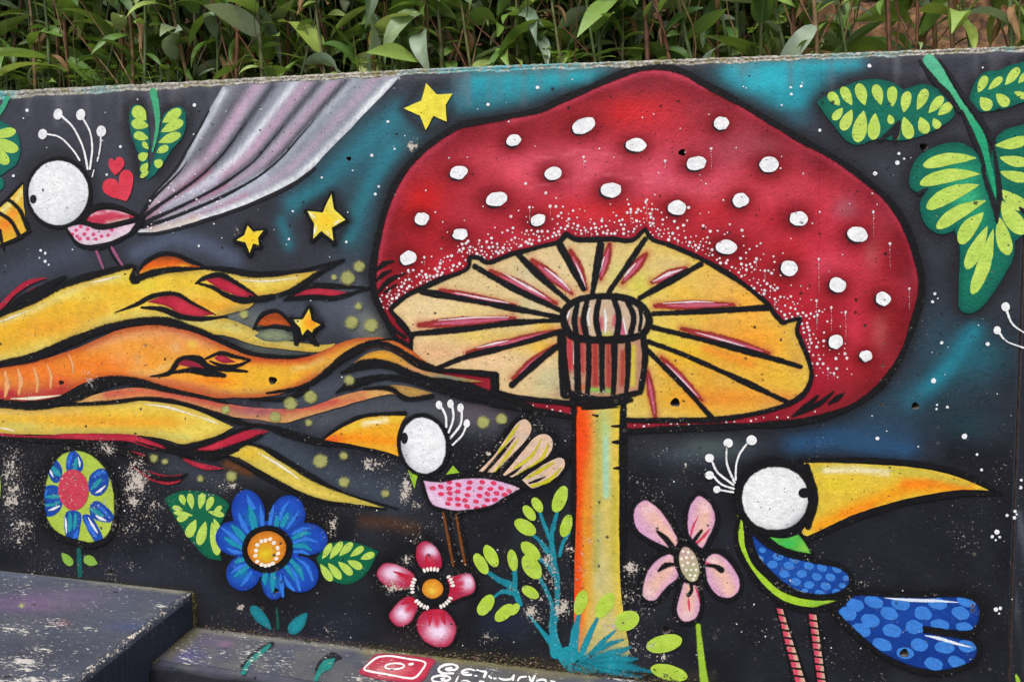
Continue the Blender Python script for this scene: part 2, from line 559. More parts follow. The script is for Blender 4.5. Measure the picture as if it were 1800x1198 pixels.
    if soft:                                            # feathered, grainy edge of a sprayed line
        cv = N(nd, 'ShaderNodeAttribute', attribute_name='cover').outputs['Fac']
        g2 = math_n(nd, lk, 'MULTIPLY', math_n(nd, lk, 'SUBTRACT', sm, .5), 1.1)
        al = step_n(nd, lk, math_n(nd, lk, 'ADD', cv, g2), .12, .88)
        tr = N(nd, 'ShaderNodeBsdfTransparent')
        mx = N(nd, 'ShaderNodeMixShader')
        lk.new(al, mx.inputs[0])
        lk.new(tr.outputs[0], mx.inputs[1])
        lk.new(bs.outputs[0], mx.inputs[2])
        out = [n for n in nd if n.type == 'OUTPUT_MATERIAL'][0]
        lk.new(mx.outputs[0], out.inputs[0])
    return m

SEAMS = [on_wall(51, 600).x, on_wall(1436, 600).x, on_wall(1003, 800).x, on_wall(556, 600).x]
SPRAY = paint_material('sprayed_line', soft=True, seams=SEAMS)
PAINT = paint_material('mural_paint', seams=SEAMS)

def plain(name, rgb, rough=.6, rgb2=None, scale=30, bump=.0, detail=5, bscale=None):
    m, nd, lk, bs = nt(name)
    tc = N(nd, 'ShaderNodeTexCoord')
    n = N(nd, 'ShaderNodeTexNoise', Scale=float(scale), Detail=float(detail), Roughness=.65)
    lk.new(tc.outputs['Object'], n.inputs['Vector'])
    c = mix_n(nd, lk, step_n(nd, lk, n.outputs['Fac'], .35, .65), lin4(*rgb), lin4(*(rgb2 or [int(v * .8) for v in rgb])))
    lk.new(c, bs.inputs['Base Color'])
    bs.inputs['Roughness'].default_value = rough
    if bump:
        n2 = N(nd, 'ShaderNodeTexNoise', Scale=float(bscale or scale * 2), Detail=6.0, Roughness=.7)
        lk.new(tc.outputs['Object'], n2.inputs['Vector'])
        b = N(nd, 'ShaderNodeBump', Strength=bump, Distance=.01)
        lk.new(n2.outputs['Fac'], b.inputs['Height'])
        lk.new(b.outputs[0], bs.inputs['Normal'])
    return m

# ------------------------------------------------------------------ outlines that several fields share (mural units)
CAP = [(672, 548), (661, 525), (656, 500), (656, 475), (659, 450), (669, 400), (681, 358), (695, 325), (712, 298), (734, 273), (762, 249), (800, 225),
       (825, 217), (900, 204), (950, 193), (987, 175), (1025, 160), (1062, 143), (1095, 129), (1125, 121), (1160, 118), (1187, 122),
       (1212, 132), (1228, 142), (1275, 167), (1312, 188), (1350, 211), (1382, 230), (1425, 255), (1462, 275), (1500, 300), (1530, 324),
       (1562, 353), (1585, 385), (1600, 417), (1612, 455), (1619, 487), (1619, 515), (1610, 552), (1594, 600), (1582, 627), (1565, 655),
       (1545, 680), (1512, 705), (1475, 723), (1425, 737), (1375, 744), (1250, 750), (1175, 753), (1101, 757), (1050, 750), (1002, 732), (900, 712), (862, 694),
       (820, 679), (782, 662), (735, 640), (700, 600)]
GILL = [(688, 545), (700, 531), (717, 518), (740, 507), (775, 491), (820, 473), (826, 452, True), (842, 453), (860, 461), (900, 446), (925, 440), (950, 433),
        (982, 425), (995, 411, True), (1007, 418), (1020, 421), (1075, 420), (1110, 422), (1134, 402, True), (1146, 420), (1175, 430), (1200, 440),
        (1237, 457), (1275, 478), (1312, 503), (1337, 523), (1350, 535), (1362, 552), (1376, 567, True), (1392, 562), (1407, 559, True), (1401, 580),
        (1408, 600), (1421, 632), (1426, 660), (1416, 687), (1392, 706), (1350, 721), (1300, 731), (1250, 737), (1175, 738), (1101, 737),
        (1050, 725), (1000, 709), (940, 702), (900, 696), (874, 688, True), (873, 657, True), (862, 656), (805, 651), (772, 650), (750, 640), (725, 622),
        (722, 590), (708, 568)]
HEAD_R = EL(1362, 874, 65, 62)
BEAK_R = [(1412, 812, True), (1465, 812), (1525, 815), (1600, 820), (1662, 831), (1705, 846), (1738, 861, True), (1687, 860), (1625, 869), (1575, 880),
          (1512, 899), (1475, 915), (1419, 941, True), (1409, 934), (1430, 905), (1436, 875), (1430, 845)]
BODY_R = [(1318, 928, True), (1350, 957), (1387, 974), (1437, 985), (1470, 991), (1490, 1003), (1496, 1018), (1488, 1034), (1467, 1045), (1437, 1048),
          (1400, 1041), (1370, 1022), (1347, 1000), (1329, 978), (1320, 955)]
TAIL_R = [(1505, 1041), (1575, 1044), (1640, 1044), (1687, 1043), (1712, 1051), (1725, 1070), (1722, 1093), (1712, 1107), (1700, 1111), (1662, 1109),
          (1622, 1104, True), (1687, 1116), (1712, 1123), (1721, 1140), (1712, 1161), (1687, 1173), (1650, 1181), (1612, 1176), (1585, 1167), (1550, 1149),
          (1514, 1122), (1488, 1098), (1466, 1072), (1483, 1056)]
EGG = [(132, 786), (105, 795), (85, 822), (75, 855), (74, 890), (83, 922), (105, 942), (135, 952), (162, 957), (190, 945), (203, 915), (206, 880),
       (200, 845), (185, 815), (160, 794)]
LEAF_A = [(1435, 179, True), (1470, 158), (1505, 144), (1537, 139), (1567, 145), (1588, 158, True), (1600, 154), (1620, 148), (1645, 155), (1665, 172), (1677, 192),
          (1675, 207), (1650, 225), (1625, 237), (1595, 246), (1570, 247), (1545, 244), (1530, 248), (1505, 255), (1485, 245), (1462, 217), (1445, 195)]
LEAF_B = [(1704, 172), (1712, 147), (1730, 127), (1755, 124), (1775, 115), (1800, 109), (1830, 104), (1830, 172), (1800, 180), (1762, 192), (1725, 197), (1710, 187)]
LEAF_C = [(1598, 315), (1602, 295), (1617, 273), (1645, 257), (1680, 250), (1705, 259), (1725, 280), (1738, 300), (1744, 262), (1752, 240), (1770, 227), (1800, 219),
          (1835, 214), (1835, 400), (1800, 412), (1783, 424, True), (1781, 452), (1763, 487), (1738, 525), (1716, 546), (1697, 550), (1685, 538), (1685, 500),
          (1687, 450), (1685, 425), (1677, 405, True), (1655, 412), (1633, 402), (1620, 382), (1617, 357), (1626, 338, True), (1610, 338), (1599, 328)]
K = (21, 21, 24)                                     # black spray paint
cap_o, gill_o = spline(CAP, True, 12), spline(GILL, True, 12)
TOPL = np.array([(-420, 183), (-200, 170), (0, 159), (150, 151.5), (300, 143.5), (450, 135), (700, 121.5), (900, 113), (1125, 105), (1350, 97), (1575, 88),
                 (1800, 79), (2050, 68)], float)
top_y = lambda x: np.interp(x, TOPL[:, 0], TOPL[:, 1])

def to_mural(p):
    c = ROT.transposed() @ (Vector(p) - CAM)
    return (PPX + FPX * c.x / -c.z, PPY - FPX * c.y / -c.z)

def rim_y(x):
    """lower limit of the broken bare edge"""
    return top_y(x) + 11 + 5 * vnoise(x, x * 0, 30, 2)  + 4 * vnoise(x, x * 0, 7, 4) - 4 + 3 * np.clip((450 - x) / 450, 0, 1)

# ------------------------------------------------------------------ the painted night sky of the mural
TEAL, BLUE, SLATE = (36, 150, 166), (42, 92, 138), (74, 75, 88)
SKY_OPS = [
    ('B', 150, 220, 330, 130, (72, 73, 85), .85), ('B', 1650, 160, 200, 120, (80, 80, 94), .7), ('G', 0, 500, 0, 860, (21, 22, 28), .93),
    ('N', 120, (40, 40, 48), .35, 1), ('N', 45, (72, 74, 88), .25, 2),
    # teal and blue spray
    ('L', [(830, 148), (960, 140), (1060, 132)], 26, TEAL, .95), ('B', 880, 165, 60, 26, (40, 140, 155), .8), ('B', 830, 190, 60, 16, (40, 120, 138), .6),
    ('L', [(1290, 115), (1400, 112), (1500, 106)], 22, (40, 160, 180), 1.0), ('B', 1350, 140, 75, 30, (44, 166, 184), 1.0), ('B', 1395, 175, 45, 24, TEAL, .8),
    ('B', 1420, 150, 60, 25, TEAL, .6), ('B', 1400, 210, 30, 15, (50, 110, 130), .5),
    ('L', [(705, 195), (650, 245), (600, 290), (560, 330), (515, 358)], 20, (40, 128, 146), .75), ('L', [(690, 262), (655, 315), (630, 370), (612, 415)], 16, (38, 140, 156), .8),
    ('L', [(495, 390), (508, 430)], 12, (40, 120, 135), .7), ('B', 665, 265, 60, 50, (44, 116, 134), .6), ('B', 610, 300, 60, 40, (44, 100, 118), .45), ('B', 770, 235, 50, 30, (50, 100, 116), .5), ('B', 640, 390, 50, 70, (46, 94, 108), .6), ('B', 700, 230, 70, 50, (46, 112, 128), .5), ('B', 1690, 640, 80, 70, (36, 86, 102), .5), ('B', 1560, 700, 90, 50, (40, 78, 96), .5), ('B', 1650, 600, 70, 80, (40, 70, 88), .45), ('B', 1300, 790, 60, 20, (60, 72, 84), .6),
    ('L', [(1712, 580), (1680, 630), (1645, 668), (1600, 705)], 18, (34, 130, 150), .85), ('B', 1720, 625, 50, 35, (34, 100, 116), .6),
    ('L', [(1600, 705), (1540, 740)], 34, (44, 66, 84), .6), ('L', [(1400, 780), (1470, 770), (1550, 785), (1590, 790)], 28, (40, 84, 126), .8), ('B', 1550, 760, 80, 30, (44, 74, 104), .5),
    ('B', 1700, 745, 60, 30, (32, 64, 74), .6), ('B', 1240, 785, 60, 22, (84, 96, 92), .75), ('B', 1200, 800, 60, 16, (66, 80, 92), .5), ('B', 1140, 770, 50, 20, (60, 56, 66), .6),
    # slate smoke between the tongues of flame
    ('L', [(0, 500), (60, 468), (130, 445)], 30, (70, 80, 98), .6), ('L', [(240, 445), (300, 418), (360, 430), (410, 455)], 18, (84, 96, 120), .75),
    ('L', [(560, 550), (600, 540), (640, 560)], 46, (84, 92, 108), .7), ('L', [(640, 520), (600, 490)], 30, (92, 98, 110), .6), ('B', 660, 572, 40, 30, (150, 152, 124), .6),
    ('L', [(480, 720), (560, 690), (640, 660), (720, 665)], 26, (76, 82, 94), .75), ('L', [(450, 600), (520, 600)], 30, (130, 140, 120), .5),
    ('L', [(470, 775), (540, 815), (620, 850), (690, 870)], 30, (66, 76, 90), .8), ('L', [(560, 740), (660, 715), (760, 720), (860, 740)], 26, (84, 88, 98), .75),
    ('L', [(300, 815), (400, 850), (480, 850)], 26, (64, 68, 78), .6), ('B', 840, 725, 60, 20, (104, 84, 92), .5), ('L', [(640, 915), (680, 918), (730, 928)], 12, (104, 60, 32), .5),
    ('L', [(400, 815), (440, 830)], 8, (120, 66, 30), .8), ('L', [(400, 548), (450, 560)], 22, (120, 128, 122), .7), ('L', [(440, 530), (500, 540)], 20, (78, 84, 98), .6),
    ('B', 450, 735, 30, 12, (120, 90, 98), .6), ('B', 840, 1130, 60, 30, (24, 24, 29), .8), ('B', 600, 1095, 70, 40, (38, 42, 54), .8), ('B', 880, 1090, 50, 30, (30, 40, 62), .7),
    ('B', 260, 1010, 160, 40, (46, 48, 60), .7), ('L', [(1100, 900), (1110, 1060)], 22, (26, 26, 31), .85), ('B', 1500, 980, 200, 90, (30, 31, 40), .6),
    # black overspray round the figures
    ('L', np.concatenate([cap_o, cap_o[:1]]), 17, (32, 32, 38), .9), ('L', EL(104, 339, 58, 64), 18, (40, 40, 47), .85),
    ('L', list(EGG) + [EGG[0]], 20, K, .95), ('L', [p[:2] for p in LEAF_A] + [LEAF_A[0][:2]], 17, (38, 37, 42), .95), ('L', [p[:2] for p in LEAF_B], 15, (38, 37, 42), .95),
    ('L', [p[:2] for p in LEAF_C] + [LEAF_C[0][:2]], 16, (35, 35, 40), .95), ('L', np.concatenate([HEAD_R, HEAD_R[:1]]), 18, K, .9),
    ('L', [p[:2] for p in BEAK_R], 15, (28, 28, 34), .85), ('L', [p[:2] for p in TAIL_R], 14, K, .9),
    ('L', [(1622, 98), (1690, 180), (1712, 220), (1740, 300)], 18, (46, 45, 52), .9),
    ('L', [(470, 962), (400, 900), (400, 1010), (470, 1050), (560, 1020), (570, 930), (500, 880), (430, 870)], 26, K, .85),
    ('L', [(750, 945), (830, 1000), (840, 1050), (800, 1140), (690, 1100), (660, 1000), (750, 945)], 20, K, .85),
    ('L', [(262, 210), (250, 186), (238, 180), (226, 195), (225, 215), (238, 270), (245, 305)], 12, (36, 35, 41), .95), ('L', [(285, 200), (300, 188), (320, 183), (332, 200), (330, 225), (310, 262), (280, 305)], 12, (36, 35, 41), .95),
    ('L', [(745, 145), (798, 163), (788, 216), (748, 232), (708, 192), (745, 145)], 9, (40, 40, 47), .85), ('L', [(585, 342), (612, 388), (588, 425), (550, 420), (540, 370), (585, 342)], 11, (34, 34, 40), .85),
    ('L', [(436, 392), (468, 406), (456, 436), (442, 452), (414, 424), (436, 392)], 8, (36, 36, 42), .8), ('L', [(545, 538), (566, 570), (550, 590), (532, 598), (512, 562)], 8, K, .8),
    ('L', [(850, 830), (900, 760), (935, 735), (975, 765), (995, 810), (940, 862)], 14, K, .75), ('L', [(0, 560), (110, 512), (230, 478)], 14, (38, 38, 46), .75),
    ('L', [(0, 772), (150, 780), (260, 790)], 26, (26, 26, 30), .85),
    ('L', [(840, 138), (900, 134), (960, 132), (1030, 127)], 15, (42, 164, 178), .9), ('L', [(860, 152), (950, 146)], 16, (38, 146, 162), .7), ('B', 820, 172, 50, 16, (38, 128, 146), .7),
    ('L', [(1290, 112), (1380, 110), (1490, 104)], 13, (46, 170, 186), .95), ('B', 1350, 138, 60, 24, (46, 170, 188), .95), ('B', 1388, 172, 36, 16, (40, 150, 168), .75), ('B', 1310, 122, 20, 12, (120, 110, 120), .4),
    # dirt and algae at the foot of the wall
    ('L', [(640, 1140), (750, 1148), (880, 1160), (1000, 1170), (1250, 1190)], 12, (52, 48, 38), .75), ('L', [(345, 1055), (347, 1103), (450, 1115), (640, 1138)], 7, (46, 42, 40), .7), ('L', [(0, 1000), (335, 1038)], 5, (40, 38, 38), .7), ('L', [(450, 1112), (640, 1137)], 6, (80, 70, 88), .6),
    ('L', [(-400, 192), (0, 169), (450, 148), (900, 126), (1800, 90)], 8, (92, 92, 98), .5)]
for k in range(70):                                   # rain streaks below the broken edge
    sx = rng.uniform(0, 1800)
    sy = float(rim_y(np.array([sx]))[0])
    SKY_OPS.append(('L', [(sx, sy), (sx + rng.uniform(-2, 2), sy + rng.uniform(15, 60))], rng.uniform(3, 7), (112, 112, 122), rng.uniform(.12, .4)))

XJ = on_wall(1793, 600).x                              # vertical joint between two castings
xs = np.arange(-400, 1790, 5.0)
jt = to_mural((XJ - .002, 0, on_wall(1815, float(top_y(1815)) + 14).z))
jb = to_mural((XJ - .002, 0, -.06))
WALL_PTS = [(x, y) for x, y in zip(xs, rim_y(xs))] + [jt, jb] + [to_mural((x, 0, -.06)) for x in (.3, -.5, -1.3, -2.1, on_wall(-400, 600).x)]

WALL = fill(None, 'painted_wall', 0, WALL_PTS, (46, 47, 55), SKY_OPS, sp=7.0, smooth=False, wob=0)
tag(WALL, 'long concrete wall painted with a mural of a red toadstool, birds and flowers', 'wall')

CONC = plain('bare_concrete', (168, 164, 154), .9, (96, 92, 84), 60, .8, 6, 150)
def rim_material():
    m, nd, lk, bs = nt('broken_concrete_edge')
    tc = N(nd, 'ShaderNodeTexCoord')
    def noise(s, d=5, r=.65):
        n = N(nd, 'ShaderNodeTexNoise', Scale=float(s), Detail=float(d), Roughness=r)
        lk.new(tc.outputs['Object'], n.inputs['Vector'])
        return n.outputs['Fac']
    c = mix_n(nd, lk, step_n(nd, lk, noise(120), .35, .62), lin4(112, 107, 98), lin4(194, 188, 177))
    c = mix_n(nd, lk, step_n(nd, lk, noise(42), .50, .62), c, lin4(138, 130, 92))          # lichen
    c = mix_n(nd, lk, step_n(nd, lk, noise(300, 2), .62, .68), c, lin4(46, 42, 38))
    tp = N(nd, 'ShaderNodeAttribute', attribute_name='Col').outputs['Color']
    wr = N(nd, 'ShaderNodeAttribute', attribute_name='wear').outputs['Fac']
    c = mix_n(nd, lk, math_n(nd, lk, 'MULTIPLY', wr, step_n(nd, lk, noise(70), .40, .55)), c, tp)   # paint that ran over the edge
    lk.new(c, bs.inputs['Base Color'])
    bs.inputs['Roughness'].default_value = .9
    b = N(nd, 'ShaderNodeBump', Strength=1.0, Distance=.006)
    lk.new(math_n(nd, lk, 'ADD', noise(160, 5, .7), noise(50, 3)), b.inputs['Height'])
    lk.new(b.outputs[0], bs.inputs['Normal'])
    return m
RIMM = rim_material()

def rim_part(parent, X, name='chipped_edge'):
    """rough bare edge, rounded over to the flat top"""
    V, F, C, Wt = [], [], [], []
    ry, ty = rim_y(X), top_y(X)
    rows = [(1.0, 3.5, .0025), (.9, 0, .0008), (.62, 0, .004), (.35, 0, .003), (.12, 0, .006), (0, 0, .011), (0, 0, .05), (0, 0, .10), (0, 0, .16)]
    n = len(X)
    for j, (a, ex, yy) in enumerate(rows):
        for i in range(n):
            y = ty[i] + (ry[i] - ty[i]) * a + ex
            p = on_wall(X[i], y)
            jz = rng.uniform(-1, 1) * (.0018 if 1 < j else .0004)
            jit = rng.uniform(-1, 1) * (.002 if 0 < j < 6 else 0.0003)
            back = (.004 if j > 5 else 0)
            V.append((p.x, yy + (abs(jit) if j < 6 else 0), p.z + jz + back))
            teal = math.exp(-((X[i] - 900) / 160) ** 2) + math.exp(-((X[i] - 1500) / 110) ** 2) * .5 + math.exp(-(X[i] / 25) ** 2) + .5 * math.exp(-((X[i] - 180) / 50) ** 2) + .4 * math.exp(-((X[i] - 1770) / 30) ** 2)
            C.append((72, 160, 170) if teal > .2 else (104, 104, 112))
            Wt.append(min(1, teal if teal > .2 else .45 * math.exp(-((X[i]) / 380) ** 2)) * (1.0 if j < 5 else .2))
    for j in range(len(rows) - 1):
        for i in range(n - 1):
            a = j * n + i
            F.append((a, a + 1, a + n + 1, a + n))
    me = bpy.data.meshes.new(name)
    me.from_pydata(V, [], F)
    set_attr(me, np.array(C, float), np.array(Wt))
    return new_obj(name, me, RIMM, parent)

def box_mesh(name, quads):
    V, F = [], []
    for q in quads:
        k = len(V)
        V += q
        F.append(tuple(range(k, k + len(q))))
    me = bpy.data.meshes.new(name)
    me.from_pydata(V, [], F)
    return me

rim_part(WALL, np.append(xs, [1796, 1802, 1808, 1813]))
ZT = 1.885
xl = on_wall(-400, 600).x
xr = XJ - .002
new_obj('wall_core', box_mesh('wall_core', [[(xl, .16, -.06), (xr, .16, -.06), (xr, .16, ZT), (xl, .16, ZT)],
                                            [(xl, 0, -.06), (xl, .16, -.06), (xl, .16, ZT), (xl, 0, ZT - .02)],
                                            [(xr, 0, -.06), (xr, 0, ZT - .03), (xr, .16, ZT), (xr, .16, -.06)]]), CONC, WALL)
# the bored holes: short rough sleeves running back into the concrete
HOLEM = plain('hole_concrete', (120, 112, 102), .95, (70, 64, 58), 120, .5)
for hx, hy, hr in HOLES:
    V, F = [], []
    a = np.linspace(0, 2 * math.pi, 14, endpoint=False)
    for dep, sc in ((-.0004, 1.06), (.002, 1.0), (.012, .92), (.03, .85), (.055, .6)):
        for q in a:
            rr = hr * sc * (1 + .12 * math.sin(q * 3 + hx)) * (1 + .04 * rng.uniform(-1, 1))
            p = on_wall(hx + rr * math.cos(q), hy + rr * .93 * math.sin(q))
            V.append((p.x, max(dep, .0003), p.z))
    for j in range(4):
        for i in range(14):
            i2 = (i + 1) % 14
            F.append((j * 14 + i, j * 14 + i2, (j + 1) * 14 + i2, (j + 1) * 14 + i))
    F.append(tuple(range(56, 70)))
    me = bpy.data.meshes.new('bored_hole')
    me.from_pydata(V, [], F)
    new_obj('bored_hole', me, HOLEM, WALL)

# next casting beyond the joint
xs2 = np.arange(1824, 2050, 6.0)
a0 = to_mural((XJ + .0035, 0, -.06))
a1 = to_mural((XJ + .0035, 0, ZT - .03))
xs2 = np.insert(xs2, 0, a1[0])
W2 = [(x, y) for x, y in zip(xs2, rim_y(xs2))] + [to_mural((on_wall(2047, 600).x, 0, -.06)), a0]
WALL2 = fill(None, 'painted_wall', 0, W2, (38, 39, 48), [('L', [(1790, 905), (1800, 950), (1815, 1000)], 9, (84, 90, 100), .8), ('L', [(1772, 1000), (1785, 1060), (1795, 1120), (1805, 1180)], 6, (78, 84, 94), .8),
                                                         ('B', 1798, 1130, 20, 60, (24, 24, 28), .6), ('G', 0, 500, 0, 100, (70, 70, 84), .8)], sp=7, smooth=False, wob=0)
tag(WALL2, 'dark painted wall section starting beyond the vertical joint beside the long beaked bird', 'wall')
rim_part(WALL2, xs2)
xl2, xr2 = XJ + .0035, on_wall(2047, 600).x
new_obj('wall_core', box_mesh('wall_core', [[(xl2, .16, -.06), (xr2, .16, -.06), (xr2, .16, ZT), (xl2, .16, ZT)],
                                            [(xl2, 0, -.06), (xl2, .16, -.06), (xl2, .16, ZT), (xl2, 0, ZT - .03)],
                                            [(xr2, 0, -.06), (xr2, 0, ZT - .03), (xr2, .16, ZT), (xr2, .16, -.06)]]),
        plain('joint_concrete', (118, 92, 82), .9, (70, 52, 46), 40, .4), WALL2)

# ------------------------------------------------------------------ ledge, landing slab, ground in front
def ledge_wear(X, Y):
    w = .36 + .34 * np.clip((vnoise(X, Y, 34, 8) - .4) * 2.5, 0, 1) + .1 * vnoise(X, Y, 12, 4)
    for x, y, rx, ry, a in [(395, 1148, 26, 10, .8), (880, 1180, 60, 10, .6), (600, 1150, 60, 14, .5)]:
        w = np.maximum(w, a * np.exp(-(((X - x) / rx) ** 2 + ((Y - y) / ry) ** 2)))
    return w

def slab_wear(X, Y):
    w = .40 + .24 * np.clip((vnoise(X, Y, 40, 3) - .4) * 2.5, 0, 1)
    for x, y, rx, ry, a in [(25, 1105, 70, 16, .92), (95, 1097, 55, 17, .92), (155, 1105, 30, 12, .85), (35, 1165, 85, 22, 1.02), (75, 1142, 60, 13, .9), (60, 1195, 110, 14, .98),
                            (195, 1135, 40, 12, .6), (225, 1110, 8, 8, .6), (130, 1185, 40, 8, .7), (175, 1040, 14, 6, .5), (270, 1050, 10, 6, .5), (110, 1078, 30, 6, .5)]:
        w = np.maximum(w, a * np.exp(-(((X - x) / rx) ** 2 + ((Y - y) / ry) ** 2)))
    # worn arris
    e = seg_dist(X, Y, [(335, 1045), (140, 1197)])
    w = np.maximum(w, .95 * np.exp(-(e / 11) ** 2) * (.55 + .45 * vnoise(X, Y, 22, 6)) * np.clip((Y - 1060) / 40, 0.3, 1))
    return w
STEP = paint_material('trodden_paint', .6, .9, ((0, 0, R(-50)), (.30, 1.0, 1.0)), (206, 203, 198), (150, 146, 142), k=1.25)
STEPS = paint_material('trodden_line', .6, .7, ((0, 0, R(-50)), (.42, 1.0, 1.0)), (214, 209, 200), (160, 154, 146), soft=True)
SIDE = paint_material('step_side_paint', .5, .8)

def block(name, x0, x1, y0, y1, z0, z1, ch, rgb, nx=60, wf=.2, seed=0, amp=.003):
    """a concrete block with a broken arris along its front, right end too"""
    prof = [(y1, z1), (y0 + ch, z1), (y0 + ch * .35, z1 - ch * .2), (y0, z1 - ch), (y0, z0)]
    V, F = [], []
    X = np.linspace(x0, x1, nx)
    for i, x in enumerate(X):
        for j, (y, z) in enumerate(prof):
            jx = amp * (vnoise(np.array([x * 100]), np.array([j * 9.]), 4, seed + 1)[0] - .5) * 2 if 0 < j < 4 else 0
            V.append((x, y + jx, z + jx * .6 if 1 < j < 4 else z))
    m = len(prof)
    for i in range(nx - 1):
        for j in range(m - 1):
            a = i * m + j
            F.append((a, a + 1, a + m + 1, a + m))
    return V, F, m, nx

# ledge along the foot of the wall
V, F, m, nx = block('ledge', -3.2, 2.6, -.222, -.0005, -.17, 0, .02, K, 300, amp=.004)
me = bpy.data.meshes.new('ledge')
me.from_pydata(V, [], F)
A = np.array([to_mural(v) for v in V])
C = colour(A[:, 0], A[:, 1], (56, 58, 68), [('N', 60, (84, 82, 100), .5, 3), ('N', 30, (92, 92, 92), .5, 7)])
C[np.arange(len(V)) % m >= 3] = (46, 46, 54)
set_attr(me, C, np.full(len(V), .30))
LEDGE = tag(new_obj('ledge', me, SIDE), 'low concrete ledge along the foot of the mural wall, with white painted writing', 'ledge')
lv = on_level(.0008)
top = []
for x in np.linspace(-1.7, 1.6, 60):
    top.append(to_mural((x, -.002, .0008)))
for x in np.linspace(1.6, -1.7, 60):
    top.append(to_mural((x, -.20 + .004 * math.sin(x * 31), .0008)))
fill(LEDGE, 'worn_coat', 0, top, (74, 76, 87),
     [('N', 50, (82, 82, 104), .55, 3), ('N', 22, (104, 102, 96), .55, 7), ('B', 320, 1150, 30, 12, (88, 84, 134), .85), ('B', 365, 1125, 40, 10, (92, 84, 112), .7), ('B', 395, 1130, 14, 6, (150, 110, 130), .6),
      ('L', [(345, 1108), (300, 1150)], 10, (104, 98, 72), .7), ('L', [(640, 1143), (780, 1157), (920, 1172), (1050, 1184)], 7, (122, 114, 76), .9), ('L', [(345, 1106), (450, 1119), (640, 1142)], 4, (128, 126, 112), .8),
      ('B', 970, 1186, 70, 10, (108, 102, 82), .8), ('L', [(300, 1178), (450, 1200)], 9, (44, 45, 54), .5)], sp=4, smooth=False, mat=STEP, place=lv, wearf=ledge_wear)

# landing slab at the left
V, F, m, nx = block('slab', 0, 1.62, -.018, 0, 0, .125, .018, K, 90, seed=3)
def slab_pt(s, d, z):
    return (-1.588 + d, -.0008 - s, z)
prof = [(-.9, .125), (-.022, .125), (-.008, .121), (0, .108), (0, -.02)]
V, F = [], []
S = np.linspace(0, 1.5, 160)
for i, s in enumerate(S):
    for j, (d, z) in enumerate(prof):
        q = ((vnoise(np.array([s * 300.]), np.array([j * 30.]), 23, 6)[0] - .5) * .006 + rng.uniform(-1, 1) * .0009) * (1 if 0 < j < 4 else 0)
        V.append(slab_pt(s, d + q, z + (q * .5 if j in (2, 3) else 0)))
m = len(prof)
for i in range(len(S) - 1):
    for j in range(m - 1):
        a = i * m + j
        F.append((a, a + m, a + m + 1, a + 1))
k = len(V)
V += [slab_pt(0, -1.6, .125), slab_pt(1.5, -1.6, .125), slab_pt(1.5, -1.6, -.17), slab_pt(0, -1.6, -.17), slab_pt(1.5, 0, -.17), slab_pt(1.5, -.9, .1248), slab_pt(0, -.9, .1248), slab_pt(0.22, 0, -.17)]
F += [(k, k + 6, k + 5, k + 1), (k + 1, k + 5, (len(S) - 1) * m + 1, (len(S) - 1) * m + 4, k + 4, k + 2), (k, k + 1, k + 2, k + 3)]
k2 = len(V)
V += [slab_pt(0.23, 0.0, -.018), slab_pt(1.5, 0.0, -.018), slab_pt(1.5, 0.0, -.17), slab_pt(.23, 0.0, -.17)]
F += [(k2, k2 + 3, k2 + 2, k2 + 1)]
me = bpy.data.meshes.new('landing_slab')
me.from_pydata(V, [], F)
A = np.array([to_mural(v) for v in V])
C = colour(A[:, 0], A[:, 1], (66, 70, 82), [('N', 30, (88, 90, 98), .4, 7)])
C[np.array([v[2] < .12 for v in V])] = (58, 62, 76)
set_attr(me, C, np.array([(.78 if v[2] > .116 else .40) if v[2] > .10 and v[0] > -1.62 else .30 for v in V]))
SLAB = tag(new_obj('landing_slab', me, SIDE), 'thick dark concrete landing slab with scuffed purple-grey paint in the corner below the egg-shaped flower', 'step')
sl = on_level(.1258)
z = .1258
top = [to_mural(slab_pt(s, -.024 + .003 * math.sin(s * 37) + .002 * math.sin(s * 91), z)) for s in np.linspace(0.002, 1.1, 60)]
top += [to_mural(slab_pt(1.1, -1.55, z)), to_mural(slab_pt(.002, -1.55, z))]
fill(SLAB, 'worn_coat', 0, top, (72, 77, 92),
     [('N', 90, (66, 69, 82), .6, 3), ('B', 60, 1060, 90, 18, (112, 88, 122), .8), ('B', 130, 1045, 70, 12, (106, 88, 124), .6), ('B', 40, 1010, 70, 8, (92, 104, 124), .6), ('N', 40, (92, 92, 98), .4, 5),
      ('B', 230, 1100, 40, 8, (64, 74, 116), .6), ('B', 110, 1095, 14, 5, (140, 60, 70), .5), ('B', 30, 1150, 120, 30, (62, 62, 74), .6), ('L', [(160, 1020), (340, 1042)], 4, (140, 136, 112), .8), ('B', 38, 1063, 4, 3, (170, 190, 80), .9)],
     sp=5, smooth=False, mat=STEP, place=sl, wearf=slab_wear)

def ground(name, x0, x1, y0, y1, z, mat, n=1):
    me = bpy.data.meshes.new(name)
    me.from_pydata([(x0, y0, z), (x1, y0, z), (x1, y1, z), (x0, y1, z)], [], [(0, 1, 2, 3)])
    return tag(new_obj(name, me, mat), kind='structure')
ground('pavement', -60, 60, -60, .1, -.165, plain('dark_pavement', (92, 90, 88), .85, (66, 64, 64), 8, .5, 6, 90))

# ------------------------------------------------------------------ the mural's figures: each a part of the wall, its fields sub-parts
LIME, DGRN, YEL, ORA, RED, WHT = (176, 205, 88), (14, 96, 78), (226, 196, 62), (232, 140, 30), (186, 40, 62), (232, 232, 234)
CRIM = (176, 34, 58)

def motif(name, label, layer, strokes, rgb=K, ops=()):
    return stroke(WALL, name, layer, strokes, rgb, label=label, ops=ops)

